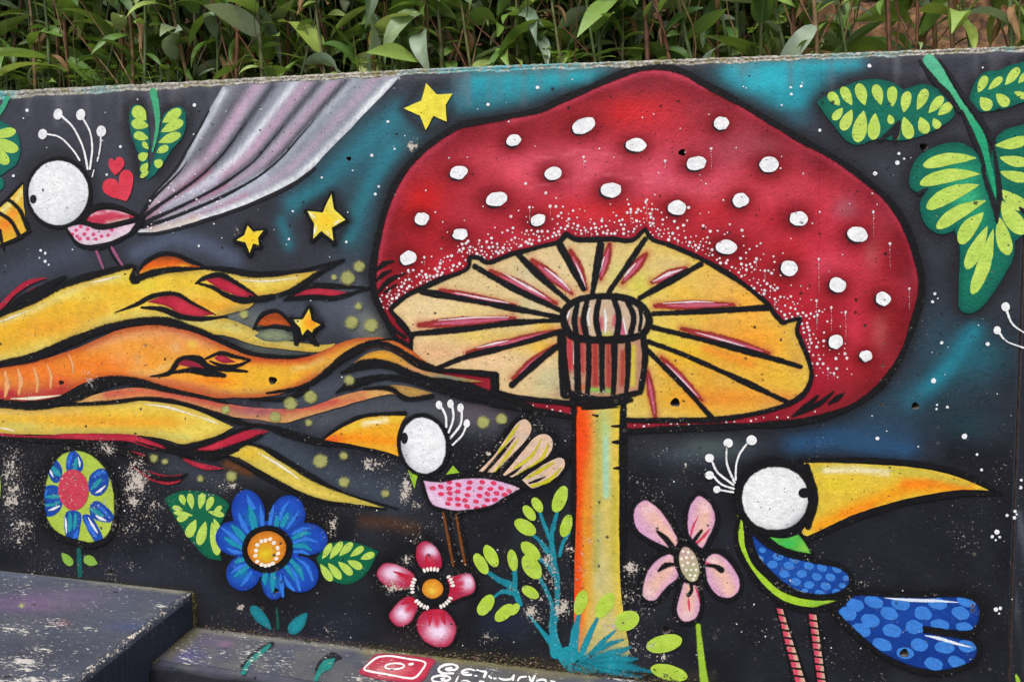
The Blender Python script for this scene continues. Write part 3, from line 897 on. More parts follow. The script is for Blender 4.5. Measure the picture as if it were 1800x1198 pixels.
# ---- toadstool
SPOTS = [(903, 247, 13, 10, -20), (1026, 221, 21.5, 13, -24), (1118, 255, 18.5, 12, 2), (1268, 217, 13, 11.5, 0), (1224, 287, 17, 12, -15), (1352, 289, 17, 14, 0),
         (973, 305, 15, 11.5, -15), (1074, 334, 18.5, 13, 0), (807, 303, 16, 11.5, -15), (873, 350, 18.5, 12.5, -15), (742, 384, 12, 11.5, -20), (809, 411, 13.5, 10, -10),
         (718, 453, 15, 12, -20), (946, 387, 13.5, 10, -20), (1190, 365, 16, 13, 0), (1302, 352, 14.5, 12, 0), (1404, 384, 16, 12.5, 10), (1507, 412, 18, 13.5, 10),
         (1277, 434, 18.5, 12.5, 3), (1387, 471, 15, 13.5, 20), (1472, 501, 14.5, 13, 25), (1552, 525, 13.5, 12, 25), (1469, 600, 12, 12.5, 40), (1522, 625, 11, 9.5, 20)]
cap_ops = [('B', 1090, 300, 330, 70, (200, 52, 68), .75), ('B', 1010, 285, 120, 40, (222, 86, 106), .6), ('B', 780, 300, 60, 70, (204, 36, 44), .7), ('B', 1470, 450, 80, 110, (204, 50, 74), .7),
           ('B', 800, 270, 90, 50, (206, 52, 72), .6), ('B', 1010, 300, 260, 60, (222, 82, 104), .9), ('B', 1180, 310, 130, 60, (214, 84, 108), .7), ('B', 1100, 190, 120, 30, (210, 38, 42), .6), ('B', 1130, 145, 90, 22, (150, 54, 66), .8),
           ('B', 1300, 250, 60, 40, (160, 96, 108), .75), ('B', 1340, 235, 40, 20, (140, 88, 98), .5), ('B', 1250, 190, 50, 30, (142, 76, 86), .7), ('B', 1440, 280, 60, 30, (140, 40, 48), .7),
           ('B', 745, 340, 40, 50, (214, 34, 32), .8), ('B', 730, 430, 40, 60, (196, 26, 34), .7), ('B', 760, 470, 60, 26, (202, 28, 40), .8), ('B', 860, 400, 60, 40, (214, 54, 74), .7),
           ('B', 1100, 370, 160, 22, (204, 32, 34), .8), ('B', 960, 410, 80, 18, (180, 30, 46), .6), ('B', 1450, 440, 60, 60, (216, 62, 88), .75), ('B', 1440, 390, 60, 30, (200, 56, 78), .5), ('B', 1490, 365, 24, 22, (168, 128, 140), .65),
           ('B', 1532, 440, 14, 30, (168, 118, 110), .65), ('B', 1560, 385, 18, 30, (170, 90, 104), .6), ('B', 1380, 450, 60, 50, (180, 24, 30), .75), ('B', 1500, 560, 24, 60, (216, 58, 82), .8), ('B', 1548, 580, 16, 40, (206, 120, 108), .7),
           ('B', 1440, 540, 40, 60, (170, 22, 36), .7), ('B', 1604, 485, 14, 16, (190, 140, 110), .75), ('B', 1440, 670, 40, 40, (192, 30, 58), .7), ('B', 1560, 610, 30, 20, (190, 90, 96), .5), ('B', 1520, 690, 60, 30, (150, 36, 44), .7),
           ('B', 1320, 400, 60, 30, (186, 44, 62), .5), ('B', 1400, 330, 60, 30, (206, 66, 88), .6), ('E', 44, (104, 16, 26), .8), ('B', 700, 420, 40, 120, (128, 16, 26), .5), ('B', 1590, 500, 40, 130, (120, 22, 32), .45), ('B', 1400, 260, 90, 30, (122, 30, 40), .55), ('B', 740, 350, 36, 40, (214, 30, 30), .8), ('B', 1110, 200, 110, 26, (206, 36, 40), .45), ('B', 870, 300, 60, 20, (214, 64, 78), .5), ('B', 1350, 350, 50, 26, (210, 70, 86), .5), ('B', 1000, 285, 120, 26, (228, 100, 120), .6), ('B', 1210, 330, 80, 20, (222, 96, 116), .6), ('B', 1455, 470, 40, 26, (226, 84, 108), .6), ('B', 1345, 262, 30, 16, (176, 130, 138), .5), ('L', [(900, 212), (987, 182), (1062, 150), (1125, 128), (1163, 125), (1212, 139), (1240, 153)], 7, (200, 66, 92), .85), ('L', [(1300, 188), (1350, 217), (1425, 262), (1500, 308), (1562, 362), (1598, 425), (1611, 490)], 5, (190, 54, 80), .6),
           ('L', [(664, 500), (666, 450), (676, 400), (703, 325), (740, 278), (800, 234)], 6, (196, 62, 88), .7), ('N', 60, (120, 20, 36), .35, 9), ('N', 44, (222, 80, 100), .25, 4), ('L', gill_o, 13, (150, 22, 44), .7)]
for x, y, rx, ry, r_ in SPOTS:
    cap_ops.append(('B', x - 3, y + 2, rx * 2.0, ry * 2.05, (116, 12, 20), .95))
    cap_ops.append(('B', x - 2, y + 3, rx * 1.1, ry * 1.2, (84, 18, 26), .6))
for sx, sy, ex, ey in ((940, 280, 1010, 270), (1000, 262, 1090, 275), (930, 330, 1040, 310), (1030, 300, 1150, 320), (1130, 305, 1180, 318)):
    cap_ops.append(('L', [(sx, sy), (ex, ey)], 3, (226, 112, 128), .35))
gl = {'a': [(835, 468), (900, 505), (983, 544)], 'b': [(911, 447), (950, 486), (998, 528)], 'c': [(985, 432), (1007, 472), (1026, 508)], 'd': [(1056, 430), (1049, 472), (1041, 518)],
      'e': [(1134, 420), (1100, 470), (1070, 513)], 'f': [(1232, 464), (1175, 495), (1125, 523)], 'g': [(1350, 540), (1250, 546), (1148, 551)], 'h': [(1148, 575), (1250, 600), (1350, 627), (1407, 644)],
      'i': [(1140, 600), (1200, 622), (1275, 655), (1350, 690), (1389, 708)], 'j': [(1132, 608), (1165, 642), (1200, 677), (1251, 733)], 'k': [(742, 512), (825, 527), (900, 541), (982, 557)],
      'l': [(720, 587), (825, 577), (900, 567), (984, 562)], 'm': [(767, 647), (825, 625), (900, 607), (986, 582)], 'n': [(900, 676), (950, 632), (985, 604)]}
MUSH = motif('painted_toadstool', 'painted red toadstool with white spots and a striped yellow underside', 6,
             [ring(CAP, 11), ring(GILL, 9)] + [line((4, 8, 3), (660, 476), (676, 463), (692, 459)), line((4, 7, 3), (662, 493), (674, 482), (688, 475)), line((4, 8, 3), (665, 513), (685, 492), (713, 480)), line((4, 7, 3), (677, 513), (697, 500)),
                line((3, 12, 4), (1392, 731), (1415, 716), (1437, 695)), line((3, 10, 3), (1405, 727), (1440, 708), (1465, 688)), line((4, 11, 6), (1456, 709), (1470, 700), (1480, 693)),
                line(8, (672, 548), (690, 575), (712, 592)), line((12, 9, 12), (700, 562), (712, 578), (724, 592))])
each(MUSH, 'gill_line', 6.2, [line((11, 11, 9) if k not in 'dc' else (13, 12, 10), *p) for k, p in gl.items()], K)
fill(MUSH, 'cap', 2, CAP, (166, 30, 40), cap_ops, sp=6)
g_ops = [('G', 1000, 0, 1250, 0, (222, 188, 66), .95), ('B', 1290, 520, 90, 40, (236, 168, 50), .9), ('B', 1270, 495, 50, 24, (232, 176, 96), .6), ('B', 1310, 590, 60, 26, (238, 150, 44), .75), ('B', 1262, 572, 26, 20, (232, 146, 40), .8),
         ('B', 1240, 540, 60, 14, (222, 190, 80), .6), ('B', 1250, 650, 40, 34, (222, 140, 30), .8), ('B', 1330, 660, 60, 26, (226, 170, 40), .8), ('B', 1190, 690, 50, 40, (214, 180, 50), .8), ('B', 1375, 700, 40, 12, (214, 110, 40), .7), ('B', 1130, 700, 30, 40, (200, 182, 72), .7),
         ('B', 1170, 600, 30, 14, (206, 190, 60), .8), ('B', 900, 600, 60, 20, (226, 180, 60), .7), ('B', 830, 590, 60, 14, (222, 190, 80), .6), ('B', 800, 545, 80, 16, (222, 200, 104), .6), ('B', 960, 575, 24, 10, (224, 178, 44), .9), ('B', 955, 610, 30, 14, (230, 180, 40), .8),
         ('B', 930, 660, 40, 30, (226, 186, 140), .6), ('B', 965, 670, 30, 26, (176, 186, 150), .7), ('B', 985, 690, 20, 20, (150, 110, 96), .5), ('B', 770, 620, 50, 20, (230, 160, 124), .7), ('B', 930, 480, 30, 20, (190, 184, 160), .6), ('B', 1040, 455, 26, 20, (206, 190, 130), .6), ('B', 1080, 480, 40, 22, (206, 200, 110), .8),
         ('B', 1130, 500, 30, 20, (206, 200, 80), .9), ('B', 1180, 470, 40, 24, (226, 196, 140), .7), ('B', 940, 530, 30, 14, (190, 186, 150), .6), ('B', 740, 560, 40, 20, (228, 190, 150), .6), ('N', 40, (196, 176, 120), .35, 4), ('E', 7, (150, 120, 70), .4), ('B', 1270, 700, 110, 24, (228, 128, 36), .75), ('B', 1330, 610, 70, 40, (236, 150, 36), .7), ('B', 1320, 545, 40, 24, (240, 164, 60), .7), ('B', 1220, 620, 40, 20, (226, 180, 40), .7), ('B', 1180, 650, 30, 30, (226, 150, 30), .6), ('B', 770, 540, 70, 20, (230, 204, 164), .6), ('B', 860, 630, 50, 24, (232, 190, 150), .6), ('B', 1010, 470, 60, 24, (226, 204, 160), .5), ('B', 1120, 560, 40, 40, (204, 196, 70), .5),
         ('B', 1395, 590, 12, 30, (196, 160, 80), .6), ('B', 1400, 640, 14, 26, (190, 130, 70), .5)]
def streak(a, b, w=7):
    (x0, y0), (x1, y1) = a, b
    m = ((x0 * .5 + x1 * .5), (y0 * .5 + y1 * .5))
    return [('L', [a, b], w * 1.35, (164, 50, 44), .9), ('L', [((x0 * .85 + x1 * .15), (y0 * .85 + y1 * .15)), ((x0 * .12 + x1 * .88), (y0 * .12 + y1 * .88))], w * .62, (190, 74, 98), .85)]
GST = [((775, 511), (905, 537)), ((862, 476), (978, 533)), ((936, 458), (1006, 516)), ((1003, 441), (1031, 508)), ((1072, 429), (1056, 490)), ((1136, 446), (1094, 497)), ((1206, 472), (1146, 496)), ((1152, 537), (1290, 535)),
       ((1198, 577), (1352, 620)), ((1163, 628), (1234, 703)), ((1138, 652), (1152, 732)), ((737, 571), (905, 559)), ((822, 620), (983, 580)), ((902, 664), (975, 608)), ((880, 685), (880, 690)), ((1230, 615), (1330, 655))]
for (x0, y0), (x1, y1) in GST[:-2]:
    g_ops.append(('L', [(x0, y0), (x1, y1)], 8, (176, 84, 60), .7))
    mx_, my_ = (x0 + x1) / 2, (y0 + y1) / 2
    stroke(MUSH, 'underside_streak', 5.0, [line((8, 16, 17, 14, 6), (x0, y0), (x0 * .7 + x1 * .3, y0 * .7 + y1 * .3), (mx_, my_), (x0 * .3 + x1 * .7, y0 * .3 + y1 * .7), (x1, y1))], (150, 46, 44), soft=1.8)
    stroke(MUSH, 'underside_streak', 5.3, [line((2, 7, 8, 7, 3), (x0 * .85 + x1 * .15, y0 * .85 + y1 * .15), (x0 * .6 + x1 * .4, y0 * .6 + y1 * .4), (x0 * .4 + x1 * .6, y0 * .4 + y1 * .6), (x0 * .08 + x1 * .92, y0 * .08 + y1 * .92))], (190, 88, 112))
g_ops += [('L', [(1240, 612), (1320, 640)], 8, (226, 130, 40), .7), ('B', 880, 530, 20, 6, (226, 200, 120), .5)]
fill(MUSH, 'underside', 4, GILL, (220, 192, 142), g_ops, sp=5)
each(MUSH, 'underside_highlight', 5.5, [line((1, 4, 1), (800, 514), (850, 524), (895, 532)), line((1, 5, 1), (885, 480), (930, 505), (960, 522)), line((1, 5, 1), (957, 470), (985, 492), (1003, 511)), line((1, 4, 1), (1012, 462), (1022, 485), (1030, 506)),
                                        line((1, 4, 1), (1063, 450), (1056, 470), (1053, 482)), line((1, 5, 1), (1118, 462), (1104, 478), (1097, 488)), line((1, 5, 1), (1200, 473), (1175, 481), (1147, 495)), line((1, 3, 1), (1165, 533), (1220, 530), (1255, 531)),
                                        line((1, 3, 1), (1225, 584), (1270, 597), (1310, 609)), line((1, 3, 1), (1170, 638), (1200, 668), (1225, 695)), line((1, 3, 1), (770, 563), (830, 558), (895, 557)), line((1, 4, 1), (838, 611), (870, 603), (895, 598))], (222, 200, 208))
for x, y, rx, ry, r_ in SPOTS:
    s = EL(x, y, rx, ry, r_, 14) + nrg.normal(0, .5, (14, 2))
    fill(MUSH, 'spot', 4.5, [tuple(p) for p in s], WHT, [('N', 14, (222, 222, 226), .5, int(x))], sp=6)
    stroke(MUSH, 'spot_shadow', 3.4, [line((1, 4, 5, 4, 1), *[tuple(EL(x - 1, y + 1, rx, ry, r_, 24)[k % 24]) for k in (3, 6, 9, 12, 14)])], (40, 28, 34))
# stem
STEM = [(1010, 690, True), (1060, 690), (1092, 690, True), (1090, 760), (1089, 850), (1089, 950), (1090, 1020), (1094, 1060), (1100, 1105), (1106, 1140), (1100, 1168, True), (1060, 1174), (1008, 1165, True), (1009, 1090), (1010, 1000), (1013, 880), (1012, 780)]
fill(MUSH, 'stem', 6.75, STEM, (206, 184, 96), [('G', 1050, 0, 1020, 0, (228, 150, 40), .9), ('G', 1034, 0, 1018, 0, (232, 78, 18), 1.0), ('B', 1018, 780, 14, 40, (234, 74, 30), .8), ('L', [(1064, 750), (1065, 800), (1066, 870)], 6, (146, 208, 190), .9),
                                         ('L', [(1060, 730), (1062, 760)], 10, (172, 190, 116), .8), ('G', 1072, 0, 1088, 0, (214, 186, 56), .9), ('L', [(1052, 900), (1052, 1030)], 8, (186, 182, 130), .8), ('L', [(1060, 990), (1070, 1150)], 18, (198, 186, 122), .8), ('G', 0, 1050, 0, 1130, (200, 184, 120), .5),
                                         ('L', [(1030, 900), (1034, 1060)], 8, (206, 160, 50), .6), ('B', 1012, 900, 6, 120, (196, 74, 26), .6), ('B', 1026, 760, 16, 70, (232, 70, 20), .9), ('B', 1036, 900, 8, 90, (220, 120, 30), .7), ('L', [(1052, 740), (1050, 900), (1048, 1000)], 6, (160, 158, 70), .6), ('L', [(1080, 860), (1078, 1000)], 6, (176, 168, 60), .6), ('G', 0, 1090, 0, 1165, (120, 140, 110), .6)], sp=5)
stroke(MUSH, 'stem_outline', 7.2, [line((11, 11, 10, 5), (1009, 700), (1009, 800), (1008, 900), (1005, 1010)), line((13, 13, 11, 6, 2), (1096, 695), (1095, 800), (1095, 950), (1097, 1030), (1104, 1080)),
                                   line((6, 5, 2), (1024, 717), (1050, 717), (1088, 715)), line((3, 6), (1042, 728), (1050, 730)), line((3, 7), (1075, 748), (1092, 748)), line((4, 9), (1077, 776), (1092, 776)), line((3, 8), (1079, 822), (1092, 821))], K)
KN_U = [(990, 553), (998, 538), (1020, 525), (1062, 520), (1105, 525), (1130, 540), (1141, 560), (1135, 580), (1115, 592), (1060, 597), (1010, 592), (995, 575)]
KN_L = [(990, 585, True), (1020, 592), (1062, 597), (1110, 592), (1128, 588, True), (1131, 625), (1126, 670), (1118, 688), (1085, 696), (1060, 698), (1020, 694), (996, 688), (989, 640)]
KN = fill(MUSH, 'collar', 8.0, KN_L, (176, 128, 104), [('L', [(1001, 595), (1003, 645)], 7, (186, 50, 62), .95), ('L', [(1023, 600), (1024, 650)], 6, (176, 56, 62), .9), ('L', [(1046, 605), (1047, 675)], 7, (160, 44, 42), .95), ('L', [(1070, 605), (1070, 680)], 6, (158, 50, 46), .9), ('L', [(1095, 618), (1094, 675)], 5, (162, 50, 42), .9),
                                         ('L', [(1113, 610), (1112, 675)], 5, (206, 192, 60), .95), ('L', [(1035, 684), (1075, 686)], 4, (120, 196, 70), .9), ('B', 1023, 680, 5, 5, (214, 90, 30), .9), ('B', 1008, 668, 5, 14, (190, 196, 170), .7)], sp=4)
fill(MUSH, 'collar_bulb', 8.5, KN_U, (196, 170, 144), [('L', [(995, 550), (996, 570)], 4, (176, 30, 42), .9), ('L', [(1020, 560), (1022, 588)], 5, (170, 56, 50), .8), ('L', [(1056, 560), (1058, 575)], 4, (190, 74, 98), .9), ('L', [(1082, 555), (1080, 570)], 4, (190, 60, 80), .9), ('L', [(1092, 570), (1096, 588)], 5, (200, 60, 110), .8), ('B', 1066, 588, 10, 6, (190, 190, 60), .8), ('B', 1040, 560, 8, 20, (226, 196, 166), .6)], sp=4)
stroke(MUSH, 'collar_line', 9.6, [ring(KN_U, 13), line((15, 14, 17), (987, 585), (990, 640), (995, 690)), line((13, 15, 13), (1130, 585), (1134, 630), (1126, 688)), line((12, 15, 12), (993, 690), (1060, 702), (1126, 688)), line((10, 12, 8), (1004, 706), (1060, 712), (1110, 702)),
                                  line(10, (1015, 535), (1010, 560), (1013, 585)), line(10, (1032, 530), (1026, 560), (1031, 590)), line(10, (1053, 524), (1048, 560), (1054, 592)), line(10, (1079, 524), (1088, 555), (1084, 592)), line(10, (1103, 530), (1114, 556), (1109, 585)), line(6, (1124, 540), (1127, 560), (1124, 580)),
                                  line(11, (1014, 592), (1015, 640), (1016, 690)), line(10, (1035, 597), (1035, 650), (1033, 690)), line(10, (1058, 598), (1058, 650), (1059, 685)), line(10, (1080, 598), (1080, 650), (1078, 692)), line(10, (1104, 604), (1104, 650), (1101, 688))], K)
each(MUSH, 'collar_highlight', 9.0, [line((2, 5, 2), (1002, 546), (996, 560), (995, 573)), line((2, 5, 2), (1037, 540), (1033, 556), (1037, 572)), line((2, 5, 2), (1063, 543), (1065, 560), (1064, 586)), line((2, 3, 2), (1096, 560), (1099, 575), (1101, 588)), line((2, 2, 1), (1054, 610), (1054, 640), (1053, 660)), line((2, 2, 1), (1009, 600), (1009, 620), (1008, 640))], (226, 224, 220))
# fine white dots and runs that edge the underside
top_edge = np.concatenate([spline([p[:2] for p in GILL[:35]], False, 6)])
L, runs = [], []
for k in range(1100):
    i = int(len(top_edge) * (k % 275) / 275)
    p = top_edge[i]
    q = p - np.array([1060, 640])
    q = q / np.linalg.norm(q)
    d = 8 + rng.expovariate(1 / 17.0)
    if p[0] > 1250:
        d = 8 + rng.expovariate(1 / 30.0)
    if d > 120:
        continue
    x, y = p[0] + q[0] * d * .7 + rng.uniform(-6, 6), p[1] + q[1] * d - 1
    if not inside(np.array([x]), np.array([y]), cap_o)[0] or inside(np.array([x]), np.array([y]), gill_o)[0]:
        continue
    if any(math.hypot(x - s_[0], y - s_[1]) < s_[2] + 4 for s_ in SPOTS):
        continue
    r_ = rng.choice((1.2, 1.5, 1.9, 2.3, 2.8))
    if any(abs(x - q_[0]) + abs(y - q_[1]) < 6.5 for q_ in L):
        continue
    L.append((x, y, r_))
    if r_ > 1.8 and rng.random() < .14:
        runs.append((x, y, rng.uniform(8, 24)))
for k in range(90):
    x, y = rng.uniform(690, 1590), rng.uniform(200, 640)
    if not any(math.hypot(x - s_[0], y - s_[1]) < s_[2] + 4 for s_ in SPOTS) and inside(np.array([x]), np.array([y]), cap_o)[0] and not inside(np.array([x]), np.array([y]), gill_o)[0]:
        L.append((x, y, rng.uniform(.9, 1.9)))
for x in range(905, 1440, 17):
    y = np.interp(x, [905, 1000, 1101, 1250, 1350, 1440], [706, 722, 749, 744, 734, 722])
    L.append((x + rng.uniform(-8, 8), y + rng.uniform(-3, 3), rng.uniform(1, 2.2)))
runs += [(1137, 351, 40), (1109, 373, 24), (931, 364, 22), (1250, 261, 36), (1026, 276, 16), (1169, 283, 15), (1535, 372, 45), (1564, 428, 48), (1598, 507, 36), (1439, 455, 60), (1486, 548, 50), (1461, 540, 40), (1435, 528, 50), (742, 476, 24), (718, 475, 22), (746, 452, 14), (826, 440, 26)]
for x, y, l in runs:
    L.append((x, y, 2.4))
    t = 3.0
    while t < l:
        L.append((x + t * .012 + rng.uniform(-.5, .5), y + t, rng.uniform(.5, 1.0) * (1 - .4 * t / l)))
        t += rng.uniform(1.6, 5.0)
dots(MUSH, 'dotted_border', 4.4, L, (222, 214, 218), 'stuff')

# ---- stars
STARS = [([(749.5, 147), (767.5, 166), (796, 165.5), (784, 185), (786, 214), (762.5, 204), (749, 229), (739, 204), (710.5, 191), (741, 177)], 'plain yellow painted star beside the tip of the toadstool cap', 0),
         ([(583, 341), (588, 368), (608, 386), (584, 400), (587, 423), (566, 406), (551, 419), (553, 393), (541, 371), (568, 374)], 'yellow painted star with white glints, outlined in black between the tail feathers and the cap', 1),
         ([(436, 396), (446, 407), (464, 405), (454, 418), (456, 431), (446, 428), (440, 444), (432, 426), (417, 422), (431, 413)], 'small yellow painted star under the grey tail feathers', 1),
         ([(544, 542), (549, 563), (564, 570), (552, 578), (549, 584), (541, 577), (532, 589), (529, 576), (514, 561), (533, 561)], 'small orange and yellow painted star among the flame strands', 2)]
for pts, lb, k in STARS:
    o = [('N', 20, (214, 200, 60), .5, 3)] if k == 0 else [('B', np.mean([p[0] for p in pts]), np.mean([p[1] for p in pts]), 22, 22, (236, 190, 30), .8)]
    if k == 2:
        o += [('B', 548, 566, 14, 14, (236, 140, 30), .9), ('B', 522, 565, 8, 6, (236, 226, 150), .8)]
    st = fill(WALL, 'painted_star', 8.6, [p + (True,) for p in pts], (236, 222, 74) if k == 0 else (226, 214, 92), o, sp=5, label=lb)
    if k:
        cx, cy = np.mean([p[0] for p in pts]), np.mean([p[1] for p in pts])
        stroke(st, 'star_outline', 8.0, [line((9, 11, 9), (x0 + (x0 - cx) * .07, y0 + (y0 - cy) * .07 + 1.5), ((x0 + x1) / 2 - 1, (y0 + y1) / 2 + 1.5), (x1 + (x1 - cx) * .07, y1 + (y1 - cy) * .07 + 1.5)) for (x0, y0), (x1, y1) in zip(pts, pts[1:] + pts[:1])], K, soft=1.6)
    if k == 1 and lb.startswith('yellow'):
        each(st, 'star_glint', 9.4, [line((2, 4, 1), (545, 374), (550, 379), (555, 384)), line((1, 4, 2), (588, 395), (593, 391), (598, 387)), line((2, 4, 1), (553, 411), (555, 403), (557, 396)), line((1, 3, 2), (574, 405), (580, 413))], (238, 234, 214))

# ---- flame strands
F1 = [(-60, 582), (0, 557), (50, 537), (112, 505), (175, 485), (232, 471), (246, 486), (300, 478), (357, 474), (375, 472), (450, 486), (487, 483), (537, 479), (575, 472, True), (550, 490), (525, 502), (487, 515), (455, 521),
      (440, 540), (400, 552), (385, 556), (420, 566), (460, 585), (500, 597), (560, 606), (590, 604), (560, 618), (500, 613), (450, 606), (400, 590), (360, 585), (325, 572), (275, 563), (212, 568), (150, 583), (110, 602), (50, 629), (0, 641), (-60, 652)]
F2 = [(-60, 655), (0, 646), (75, 631), (137, 611), (200, 583), (237, 574), (287, 571), (337, 582), (375, 598), (412, 614), (450, 626), (537, 626), (575, 613), (605, 600), (640, 593), (680, 594), (720, 612), (745, 632), (766, 646, True),
      (737, 640), (700, 619), (675, 609), (650, 611), (612, 629), (580, 652), (555, 666), (537, 673), (500, 690), (450, 698), (412, 698), (382, 699), (350, 692), (287, 680), (237, 667), (195, 662), (150, 672), (112, 692), (75, 706), (0, 705), (-60, 690)]
F2C = [(125, 706, True), (187, 688), (237, 681), (300, 685), (375, 704), (450, 716), (537, 716), (600, 695), (650, 684), (687, 684), (712, 699, True), (687, 692), (640, 702), (600, 714), (550, 728), (500, 742), (450, 736), (400, 730), (350, 713), (287, 701), (237, 699), (165, 706)]
F3 = [(-60, 712), (0, 716), (57, 718), (125, 713), (200, 708), (250, 704), (300, 709), (350, 722), (411, 750, True), (375, 768), (327, 780), (287, 770), (250, 765), (187, 761), (100, 763), (0, 761), (-60, 757)]
F4 = [(397, 797, True), (425, 785), (450, 782), (487, 806), (525, 825), (562, 847), (612, 869), (676, 891, True), (612, 883), (562, 875), (512, 855), (475, 835), (450, 820), (425, 806)]
HUMP = [(622, 637, True), (650, 619), (680, 616), (705, 628), (740, 649), (790, 659), (850, 670, True), (780, 673), (740, 663), (710, 649), (680, 637), (650, 634)]
LENS = [(675, 678, True), (695, 676), (725, 680), (762, 690, True), (738, 697), (720, 697), (702, 688)]
flame_lines = [
    line((6, 9, 9, 10, 8, 5), (-60, 578), (50, 532), (112, 501), (175, 481), (232, 468), (236, 474)), line((4, 12, 7), (237, 474), (235, 488), (243, 494)), line((9, 9, 8, 6, 3), (236, 494), (262, 482), (300, 474), (340, 472), (360, 470)),
    line((5, 8, 8, 6, 2), (356, 470), (400, 474), (450, 482), (520, 477), (606, 455)), line((2, 7, 8, 4), (606, 457), (560, 480), (525, 504), (490, 520)), line((10, 8, 3), (480, 521), (455, 525), (440, 520)),
    line((3, 9, 12, 12, 11, 9, 4), (0, 641), (75, 620), (130, 598), (200, 573), (275, 563), (340, 577), (420, 610)), line((3, 9, 11, 9), (-60, 653), (0, 640), (60, 628), (100, 612)), line((6, 7, 6, 3), (400, 603), (450, 622), (510, 627), (545, 623)),
    line((3, 10, 16, 18, 12, 8, 5), (-60, 700), (60, 711), (130, 697), (180, 673), (225, 668), (300, 685), (400, 707)), line((10, 12, 8), (0, 708), (50, 712), (90, 709)), line((5, 6, 6, 6, 7), (115, 711), (200, 706), (260, 699), (320, 707), (395, 731)), line((6, 8, 4), (380, 726), (420, 740), (455, 748)),
    line((3, 6, 8, 5), (-60, 763), (60, 772), (150, 776), (220, 777)), line((4, 8, 10, 8, 5), (270, 770), (300, 784), (325, 786), (370, 775), (450, 745)), line((8, 9, 10, 5), (320, 800), (380, 796), (420, 783), (460, 764)), line((5, 9, 12, 10, 4), (455, 745), (480, 752), (520, 765), (560, 775), (600, 782)),
    line((2, 7, 8, 8, 5, 2), (395, 800), (440, 822), (480, 843), (540, 872), (600, 885), (680, 893)), line((4, 7, 8, 8, 4, 2), (430, 778), (465, 786), (505, 810), (550, 838), (610, 866), (700, 893)),
    line((3, 7, 8, 7, 6), (470, 690), (530, 680), (570, 657), (605, 625), (650, 601)), line((6, 9, 9, 9, 8), (575, 650), (612, 624), (650, 605), (680, 605), (705, 616)), line((8, 9, 9), (700, 613), (735, 634), (768, 648)), line((5, 4, 3), (650, 600), (690, 596), (722, 612)), line((8, 9, 6), (705, 598), (716, 605), (724, 612)),
    line((3, 14, 13, 10, 6), (600, 655), (640, 640), (680, 640), (740, 662), (800, 674)), line((2, 12, 9, 14, 16, 14), (590, 690), (620, 675), (680, 662), (760, 675), (815, 692), (880, 706)), line((3, 8, 7, 6), (640, 683), (685, 682), (715, 700), (760, 695)), line((10, 22, 20, 10), (770, 668), (820, 684), (870, 700), (930, 715)),
    line((8, 8), (768, 649), (810, 653)), line((8, 8, 8), (806, 652), (862, 658), (872, 658)), line((9, 10), (868, 658), (869, 690)), line((9, 8), (866, 690), (905, 702)),
    line((4, 6, 8), (440, 700), (500, 700), (540, 684)), line((10, 8, 3), (205, 790), (240, 800), (270, 810)), line((4, 8, 8, 3), (235, 815), (275, 838), (310, 840), (330, 832)), line((3, 10, 10, 6, 2), (420, 790), (380, 800), (330, 795), (290, 790), (240, 775))]
flame_lines = [[(x, y, w * 1.28) for x, y, w in s] for s in flame_lines]
FLAME = stroke(WALL, 'painted_flame_strands', 9, flame_lines, K, label='painted yellow and orange flame strands streaming towards the toadstool', soft=1.5)
fill(FLAME, 'flame_strand', 7.0, F1, (232, 202, 84), [('L', [(0, 585), (80, 550), (160, 520), (240, 510)], 26, (232, 176, 40), .9), ('L', [(0, 610), (100, 570), (180, 545)], 14, (226, 160, 44), .7), ('L', [(0, 566), (60, 545), (160, 497), (215, 487)], 6, (226, 216, 150), .75), ('L', [(250, 500), (330, 495), (400, 510)], 14, (230, 190, 50), .8),
      ('B', 350, 535, 40, 14, (230, 150, 40), .8), ('B', 395, 540, 26, 8, (232, 140, 30), .7), ('L', [(200, 480), (260, 500)], 14, (220, 208, 74), .7), ('L', [(380, 482), (460, 494), (520, 488)], 8, (226, 214, 130), .8), ('L', [(455, 512), (500, 505)], 8, (226, 196, 70), .8), ('L', [(300, 556), (400, 572), (520, 605)], 10, (196, 194, 130), .8),
      ('L', [(0, 632), (80, 612), (200, 560), (280, 552)], 9, (206, 196, 116), .7), ('B', 480, 600, 40, 10, (172, 170, 120), .6), ('B', 425, 548, 24, 14, (130, 136, 110), .7), ('N', 24, (206, 164, 50), .4, 6), ('B', 90, 575, 60, 16, (232, 150, 40), .5), ('B', 430, 525, 30, 10, (236, 140, 40), .6), ('E', 7, (150, 116, 50), .45), ('B', 140, 520, 60, 10, (230, 214, 100), .5)], sp=6)
